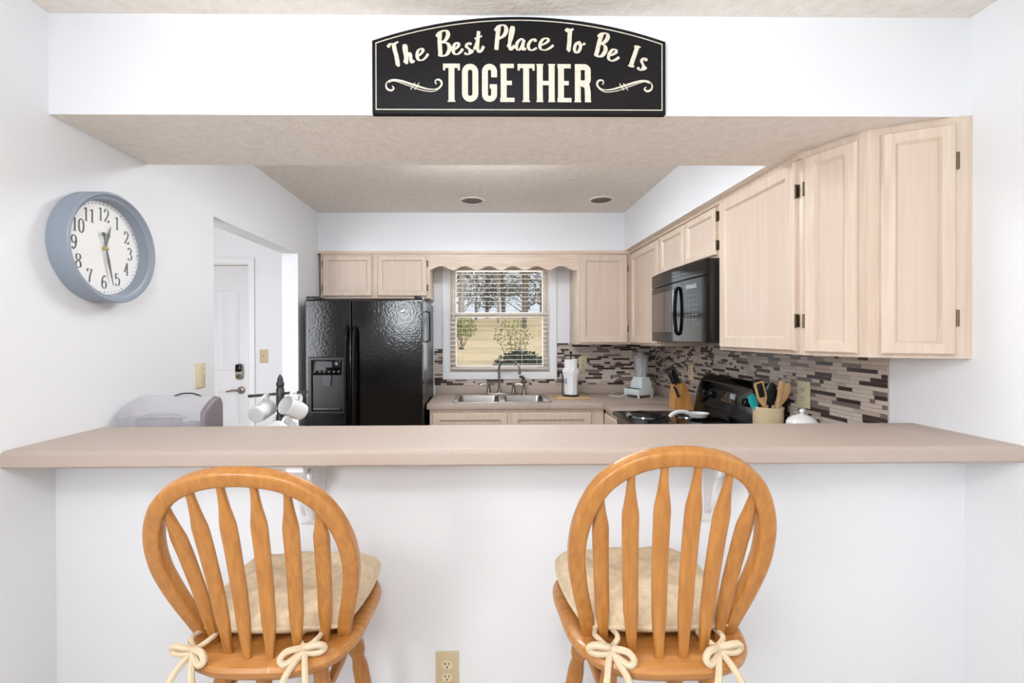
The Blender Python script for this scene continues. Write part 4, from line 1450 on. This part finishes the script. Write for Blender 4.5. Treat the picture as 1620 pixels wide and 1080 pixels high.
# ------------------------------------------------------------------ bar stools
def make_stool(loc, seat_z, lean, hoop_h, wide, label, cush_label, ties, mirror, rz=0):
    S = local('bar_stool', label, 'bar stool', 'bow back wooden bar stools')
    zt = seat_z
    # seat: rounded, wider at the front
    def outline(sc, z, inset=0):
        out = []
        for i in range(48):
            a = 2*math.pi*i/48
            cx_, sy2 = math.cos(a), math.sin(a)
            ex = .72 if sy2 > 0 else .66
            x = math.copysign(abs(cx_)**ex, cx_)
            y = math.copysign(abs(sy2)**ex, sy2)
            hw = .197+.020*y if y > 0 else .197+.004*y
            out.append((x*(hw*sc-inset), y*(.20*sc-inset), z))
        return out
    q = MB()
    q.loft([outline(1, zt-.042, .030), outline(1, zt-.036, .014), outline(1, zt-.022, .002), outline(1, zt-.012), outline(1, zt-.004, .004), outline(1, zt, .012), outline(.75, zt-.003), outline(.35, zt-.008)])
    q.build('seat', M_honeyh, S)
    q = MB().lathe([(.125, zt-.068), (.135, zt-.062), (.135, zt-.05), (.13, zt-.041)], (0, .0, 0), 36)
    q.build('swivel_plate', M_honeyh, S)
    q = MB().lathe([(.10, zt-.082), (.10, zt-.067)], (0, 0, 0), 28)
    q.build('swivel_bearing', M_matte, S)
    # bow back
    y0b, ytop = -.09, -.09-lean
    ctrl = [(-.152, -.02), (-.163, .04), (-.185, .13), (-.196, .21), (-.186, .29), (-.150, .362), (-.085, .405), (0, .418),
            (.085, .405), (.150, .362), (.186, .29), (.196, .21), (.185, .13), (.163, .04), (.152, -.02)]
    def hoop_y(z):
        q_ = max(0, z)/.418
        return y0b-lean*(q_**.9)
    pth = [(p.x*wide, hoop_y(p.y), zt+p.y*hoop_h/.418) for p in catmull([(x, z, 0) for x, z in ctrl], 6)]
    pth = [(x, hoop_y((z-zt)*.418/hoop_h), z) for x, y, z in pth]
    n_ = len(pth)
    q = MB()
    P = [Vector(p) for p in pth]
    fwd = Vector((0, -1, -lean/.418)).normalized()
    loops = []
    for i in range(n_):
        t_ = (P[min(i+1, n_-1)]-P[max(i-1, 0)]).normalized()
        N = (fwd-t_*fwd.dot(t_)).normalized()
        B_ = t_.cross(N)
        e = min(1, min(i, n_-1-i)/14)
        a_, b_ = .0125+.002*e, .0145+.0025*e
        loops.append([P[i]+N*a_*math.copysign(abs(math.cos(g))**.4, math.cos(g))+B_*b_*math.copysign(abs(math.sin(g))**.4, math.sin(g)) for g in [2*math.pi*(j+.5)/20 for j in range(20)]])
    q.loft(loops)
    q.build('bow_back', M_honey, S, angle=50)
    # arrow spindles
    for xt, xb in ((-.150, -.120), (-.094, -.072), (-.032, -.024), (.032, .024), (.094, .072), (.150, .120)):
        # height where the hoop passes xt
        best = max((p for p in pth if abs(p[0]-xt) < .012 and p[2] > zt+.2), key=lambda p: p[2])
        top_ = Vector((xt, best[1], best[2]-.006))
        bot = Vector((xb, -.168+.055*(abs(xb)/.12)**2, zt-.012))
        N = fwd
        q = MB()
        loops = []
        for f_, w in ((0, .0090), (.06, .0095), (.14, .0115), (.24, .0145), (.42, .0155), (.64, .0162), (.745, .0165), (.775, .0158), (.85, .0108), (.92, .0075), (1.0, .0065)):
            p = bot.lerp(top_, f_)
            p = p+Vector((0, .010*math.sin(math.pi*f_), 0))
            dirn = (top_-bot).normalized()
            Sd = dirn.cross(N).normalized()
            th_ = .0065
            loops.append([p+Sd*w*math.copysign(abs(math.cos(g))**.6, math.cos(g))+N*th_*math.copysign(abs(math.sin(g))**.6, math.sin(g)) for g in [2*math.pi*(j+.5)/12 for j in range(12)]])
        q.loft(loops)
        q.build('spindle', M_honey, S)
    # turned legs and stretchers
    tops, feet = {}, {}
    for sx in (-1, 1):
        for sy in (-1, 1):
            a = Vector((sx*.105, sy*.105, zt-.060))
            b_ = Vector((sx*.205, sy*.205, 0))
            tops[sx, sy], feet[sx, sy] = a, b_
            fr_l = [(0, .015), (.05, .018), (.10, .021), (.13, .016), (.15, .022), (.18, .022), (.20, .016), (.24, .0205), (.42, .023), (.58, .020), (.64, .016), (.66, .020), (.69, .020), (.71, .016), (.85, .0175), (1, .013)]
            q = MB()
            q.tube([a.lerp(b_, f_) for f_, r in fr_l], [r for f_, r in fr_l], 14)
            q.build('leg', M_honey, S)
    def at(sx, sy, z):
        a, b_ = tops[sx, sy], feet[sx, sy]
        return a.lerp(b_, (a.z-z)/(a.z-b_.z))
    for (p, r_, z) in (((-1, 1), (1, 1), .30), ((-1, -1), (1, -1), .34), ((-1, -1), (-1, 1), .42), ((1, -1), (1, 1), .42), ((-1, -1), (-1, 1), .22), ((1, -1), (1, 1), .22), ((-1, 1), (1, 1), zt-.17), ((-1, -1), (-1, 1), zt-.13), ((1, -1), (1, 1), zt-.13)):
        a, b_ = at(*p, z), at(*r_, z)
        q = MB()
        q.tube([a.lerp(b_, f_) for f_ in (0, .25, .5, .75, 1)], [.008, .011, .0135, .011, .008], 10)
        q.build('stretcher', M_honey, S)
    S.location = (loc[0], loc[1], 0)
    S.rotation_euler.z = rz
    # tie-on cushion
    Cn = local('seat_cushion', cush_label, 'cushion', 'tie-on stool cushions')
    rr_ = random.Random(3 if mirror else 5)
    NX, NY = 40, 36
    def shape(u, v, top):
        ex = .88
        x = u*math.sqrt(1-.16*v*v)*.182*(1+.06*v)
        y = v*math.sqrt(1-.16*u*u)*.150+.028
        e = (1-abs(u)**5)*(1-abs(v)**5)
        e = max(e, 0)**.42
        th_ = .046+.006*(v+1)/2
        z = th_*e
        if top:
            for tx, ty in ((-.42, -.30), (.42, -.30), (0, .05), (-.45, .42), (.45, .42)):
                d2 = ((u-tx)/.16)**2+((v-ty)/.17)**2
                z -= .020*math.exp(-d2)
            z += .0035*math.sin(9*u+4*v)*e+.003*math.sin(11*v-3*u+1)*e
            # folds along the rear edge
            z += .005*math.sin(17*u+1)*math.exp(-((v+.72)/.25)**2)*e
        else:
            z = -z*.55
        return (x, y, z)
    vs_, fs = [], []
    def idx(s, i, j):
        return s*(NX+1)*(NY+1)+j*(NX+1)+i
    for s in (1, 0):
        for j in range(NY+1):
            for i in range(NX+1):
                u, v = -1+2*i/NX, -1+2*j/NY
                u, v = math.sin(u*math.pi/2), math.sin(v*math.pi/2)
                vs_.append(shape(u, v, s == 1))
    for s in (0, 1):
        for j in range(NY):
            for i in range(NX):
                fs.append((idx(s, i, j), idx(s, i+1, j), idx(s, i+1, j+1), idx(s, i, j+1)))
    q = MB().add(vs_, fs)
    q.build('pad', M_burlap, Cn, angle=80)
    q = MB()
    pip = [shape(math.sin(t_), -1, True) for t_ in [(-1+2*i/20)*math.pi/2 for i in range(21)]]
    pth2 = []
    for i in range(80):
        a = 2*math.pi*i/80
        u, v = math.cos(a), math.sin(a)
        m_ = max(abs(u), abs(v))
        x, y, z = shape(u/m_*.995, v/m_*.995, False)
        pth2.append((x, y, 0))
    q.tube(pth2, .0045, 6, closed=True)
    q.build('piping', M_burlap, Cn)
    for side in (-1, 1):
        kx, ky, kz = (ties[0] if side < 0 else ties[1]), -.152, -.016
        tie = []
        q = MB()
        q.tube(catmull([(kx+.012, -.10, -.008), (kx+.022, -.122, -.008), (kx+.020, -.145, -.006), (kx+.004, ky-.006, kz+.002)], 5), .0055, 7)
        q.tube(catmull([(kx-.012, -.10, -.008), (kx-.022, -.125, -.008), (kx-.018, -.145, -.006), (kx-.004, ky-.006, kz+.002)], 5), .0055, 7)
        t0_ = q.build('tie', M_cord, Cn)
        def lp(pts_, nm, r=.0066):
            q = MB()
            q.tube(catmull([(kx+side*a, ky+b_, kz+c_) for a, b_, c_ in pts_], 5), r, 7)
            q.build(nm, M_cord, t0_)
        lp([(-.004, -.010, .003), (.012, -.022, .014), (.034, -.020, .016), (.044, -.014, .006), (.034, -.016, -.002), (.012, -.018, -.002), (0, -.012, 0)], 'bow_loop')
        lp([(.004, -.010, .002), (-.012, -.024, .010), (-.030, -.034, .010), (-.038, -.040, -.002), (-.028, -.040, -.010), (-.010, -.026, -.004), (0, -.014, 0)], 'bow_loop')
        lp([(0, -.012, -.002), (.010, -.034, -.010), (.020, -.058, -.030), (.026, -.062, -.060), (.034, -.060, -.095)], 'tail')
        lp([(0, -.012, -.002), (-.010, -.034, -.010), (-.022, -.056, -.026), (-.030, -.060, -.055), (-.030, -.058, -.085)], 'tail')
        q = MB()
        q.lathe([(.002, -.010), (.009, -.007), (.011, 0), (.009, .007), (.002, .010)], (kx, ky-.012, kz), 12)
        q.build('knot', M_cord, t0_)
    Cn.location = (loc[0], loc[1], zt+.027)
    Cn.rotation_euler.z = rz
    return S
make_stool((-.470, 1.125), .780, .165, .404, 1.0, 'wooden bow back bar stool on the left, below the clock side of the bar', 'beige tie-on cushion on the left bar stool', (-.138, .092), False, math.radians(0))
make_stool((.372, 1.070), .810, .130, .413, .955, 'wooden bow back bar stool on the right, below the stove side of the bar', 'beige tie-on cushion on the right bar stool', (-.120, .096), True, math.radians(0))

# ------------------------------------------------------------------ outdoors
M_grass = mat('dry_grass', rgb(232, 204, 160), .95, var=((.5, .5, .5), rgb(206, 184, 138), .4, .65), bump=((6, 6, 6), 5, .6, .1))
M_bark = mat('bark', rgb(120, 108, 98), .9, var=((3, 3, .5), rgb(92, 82, 74), .4, .65))
M_barkp = mat('pale_bark', rgb(186, 178, 168), .9, var=((2, 2, .5), rgb(150, 142, 132), .4, .65))
M_leafy = mat('yellow_green_leaf', rgb(160, 158, 84), .9, var=((2, 2, 2), rgb(128, 136, 70), .4, .6))
M_ever = mat('evergreen_leaf', rgb(78, 92, 66), .9, var=((2, 2, 2), rgb(58, 76, 52), .4, .6))
M_hedge = mat('hedge_leaf', rgb(52, 74, 40), .9, var=((4, 4, 4), rgb(36, 56, 30), .4, .6))
gv, gf = [], []
NXg, NYg = 30, 30
rg = random.Random(11)
def ground_z(x, y):
    t_ = max(0, y-6.0)
    return -.25+min(t_, 24)*.118+max(0, t_-24)*.02+.10*math.sin(.35*x+.2*y)
for j in range(NYg+1):
    for i in range(NXg+1):
        x = -30+60*i/NXg
        y = 4.3+56*(j/NYg)**1.3
        gv.append((x, y, ground_z(x, y)))
for j in range(NYg):
    for i in range(NXg):
        a = j*(NXg+1)+i
        gf.append((a, a+1, a+NXg+2, a+NXg+1))
struct('ground', MB().add(gv, gf), M_grass, 'dry tan grass slope outside the window')
def leaf_cloud(q, c_, rx, ry, rz_, n, s, rn):
    for _ in range(n):
        while True:
            p = Vector((rn.uniform(-1, 1), rn.uniform(-1, 1), rn.uniform(-1, 1)))
            if p.length < 1:
                break
        p = Vector((c_[0]+p.x*rx, c_[1]+p.y*ry, c_[2]+p.z*rz_))
        a = Vector((rn.uniform(-1, 1), rn.uniform(-1, 1), rn.uniform(-1, 1))).normalized()*s
        b_ = Vector((rn.uniform(-1, 1), rn.uniform(-1, 1), rn.uniform(-1, 1))).normalized()*s*.6
        q.add([p-a, p+b_, p+a, p-b_], [(0, 1, 2, 3)])
def tree(x, y, h, r, bark, label, seed, ever=0, lean=0):
    rn = random.Random(seed)
    z0 = ground_z(x, y)-.2
    t_ = thing('tree', (x, y, z0), label, 'tree', 'trees beyond the window')
    q = MB()
    tp = [Vector((x+lean*f_*h+.15*math.sin(3*f_+seed), y, z0+h*f_)) for f_ in [i/10 for i in range(11)]]
    q.tube(tp, [r*(1-.85*i/10) for i in range(11)], 8)
    q.build('trunk', bark, t_)
    q = MB()
    for k in range(64):
        f_ = rn.uniform(.06, .75)
        i = int(f_*10)
        p = tp[i].lerp(tp[min(10, i+1)], f_*10-i)
        a = rn.uniform(0, 6.28)
        L = h*rn.uniform(.10, .26)*(1.15-f_*.6)
        d_ = Vector((math.cos(a), math.sin(a)*.7, rn.uniform(.1, .9))).normalized()
        m1 = p+d_*L*.5+Vector((0, 0, rn.uniform(-.1, .2)))
        e_ = p+d_*L+Vector((rn.uniform(-.3, .3), 0, rn.uniform(0, .5)))
        br = r*.24*(1-f_*.6)
        q.tube([p, m1, e_], [br, br*.6, br*.25], 4)
        for _ in range(6):
            s0 = m1.lerp(e_, rn.random())
            q.tube([s0, s0+Vector((rn.uniform(-.7, .7), rn.uniform(-.5, .5), rn.uniform(-.2, .7)))], [br*.4, br*.15], 3)
    tag(q.build('branches', bark, t_, smooth=False), kind='stuff')
    if ever:
        q = MB()
        for k in range(ever):
            f_ = rn.uniform(.10, .75)
            leaf_cloud(q, (x+rn.uniform(-1, 1)*h*.11*(1.2-f_), y+rn.uniform(-1, 1)*h*.1, z0+h*f_), h*.065, h*.065, h*.045, 60, .11, rn)
        tag(q.build('foliage', M_ever, t_, smooth=False), kind='stuff')
TR = [(-6.2, 30, 12, .20, M_bark, 'evergreen tree at the far left of the window view', 22, 0),
      (-3.6, 27, 11, .13, M_bark, 'leafless dark trunk far left among the trees outside the window', 0, .0),
      (-2.75, 23, 12, .11, M_barkp, 'slim pale leaning trunk left among the trees outside the window', 0, .03),
      (-2.0, 31, 13, .22, M_bark, 'dark evergreen tree left of the thick pale trunk outside the window', 30, 0),
      (-1.05, 24, 13, .17, M_barkp, 'thick pale trunk left of centre outside the window', 0, .004),
      (-.45, 29, 12, .09, M_bark, 'thin bare tree just left of the middle of the window view', 0, -.01),
      (.15, 34, 13, .15, M_bark, 'bushy evergreen in the middle of the window view', 26, 0),
      (.75, 27, 11, .08, M_barkp, 'slender pale sapling right of the middle outside the window', 0, .012),
      (1.45, 33, 12, .16, M_bark, 'evergreen tree right of the middle outside the window', 26, 0),
      (2.25, 24, 13, .14, M_bark, 'crooked grey trunk at the right of the window view', 0, .02),
      (3.0, 30, 12, .11, M_bark, 'bare dark tree near the right edge of the window view', 0, -.01),
      (4.2, 32, 12, .2, M_bark, 'evergreen tree at the right edge of the window view', 24, 0),
      (6.4, 29, 12, .2, M_bark, 'evergreen tree at the far right beyond the window view', 18, 0)]
for i, (x, y, h, r, bk, lab, ev, ln) in enumerate(TR):
    tree(x, y, h, r, bk, lab, 20+i, ev, ln)
def shrub(name, c_, rx, ry, rz_, n, s, m, label, seed):
    rn = random.Random(seed)
    t_ = thing(name, (c_[0], c_[1], c_[2]-rz_), label, 'shrub')
    q = MB()
    for k in range(7):
        q.tube([(c_[0]+rn.uniform(-.1, .1), c_[1], ground_z(c_[0], c_[1])-.05), (c_[0]+rn.uniform(-.8, .8)*rx, c_[1]+rn.uniform(-.5, .5)*ry, c_[2]+rn.uniform(-.2, .6)*rz_)], [.02, .006], 5)
    tag(q.build('stems', M_bark, t_), kind='stuff')
    q = MB()
    leaf_cloud(q, c_, rx, ry, rz_, n, s, rn)
    tag(q.build('foliage', m, t_, smooth=False), kind='stuff')
shrub('shrub', (-.72, 16, 1.72), .50, .45, .42, 500, .06, M_leafy, 'yellow green shrub at the left of the slope outside the window', 1)
shrub('shrub', (.85, 13, 1.42), .60, .45, .50, 420, .045, M_leafy, 'sparse yellow shrub in the middle of the slope outside the window', 2)
shrub('hedge', (.68, 8.4, .78), .55, .45, .40, 3200, .04, M_hedge, 'dark green clipped hedge low in the right of the window', 3)

# ------------------------------------------------------------------ added fill lamp brightening the kitchen, kept out of view by the bulkhead
kl = thing('kitchen_fill_lamp', (.02, 2.32, H), 'white wraparound fill lamp added unseen behind the bulkhead to brighten the kitchen', 'fill lamp')
MB().box(-.45, .49, 2.22, 2.42, H-.02, H, .004).build('lamp_base', M_trim, kl)
M_wrap = mat('lamp_diffuser', rgb(250, 250, 250), .4)
_b = M_wrap.node_tree.nodes['Principled BSDF']
_b.inputs['Emission Color'].default_value = (.90, .955, 1, 1)
_b.inputs['Emission Strength'].default_value = 17
MB().loft([[(x, 2.23, H-.02), (x, 2.235, H-.055), (x, 2.27, H-.08), (x, 2.37, H-.08), (x, 2.405, H-.055), (x, 2.41, H-.02)] for x in (-.43, .47)]).build('diffuser', M_wrap, kl)
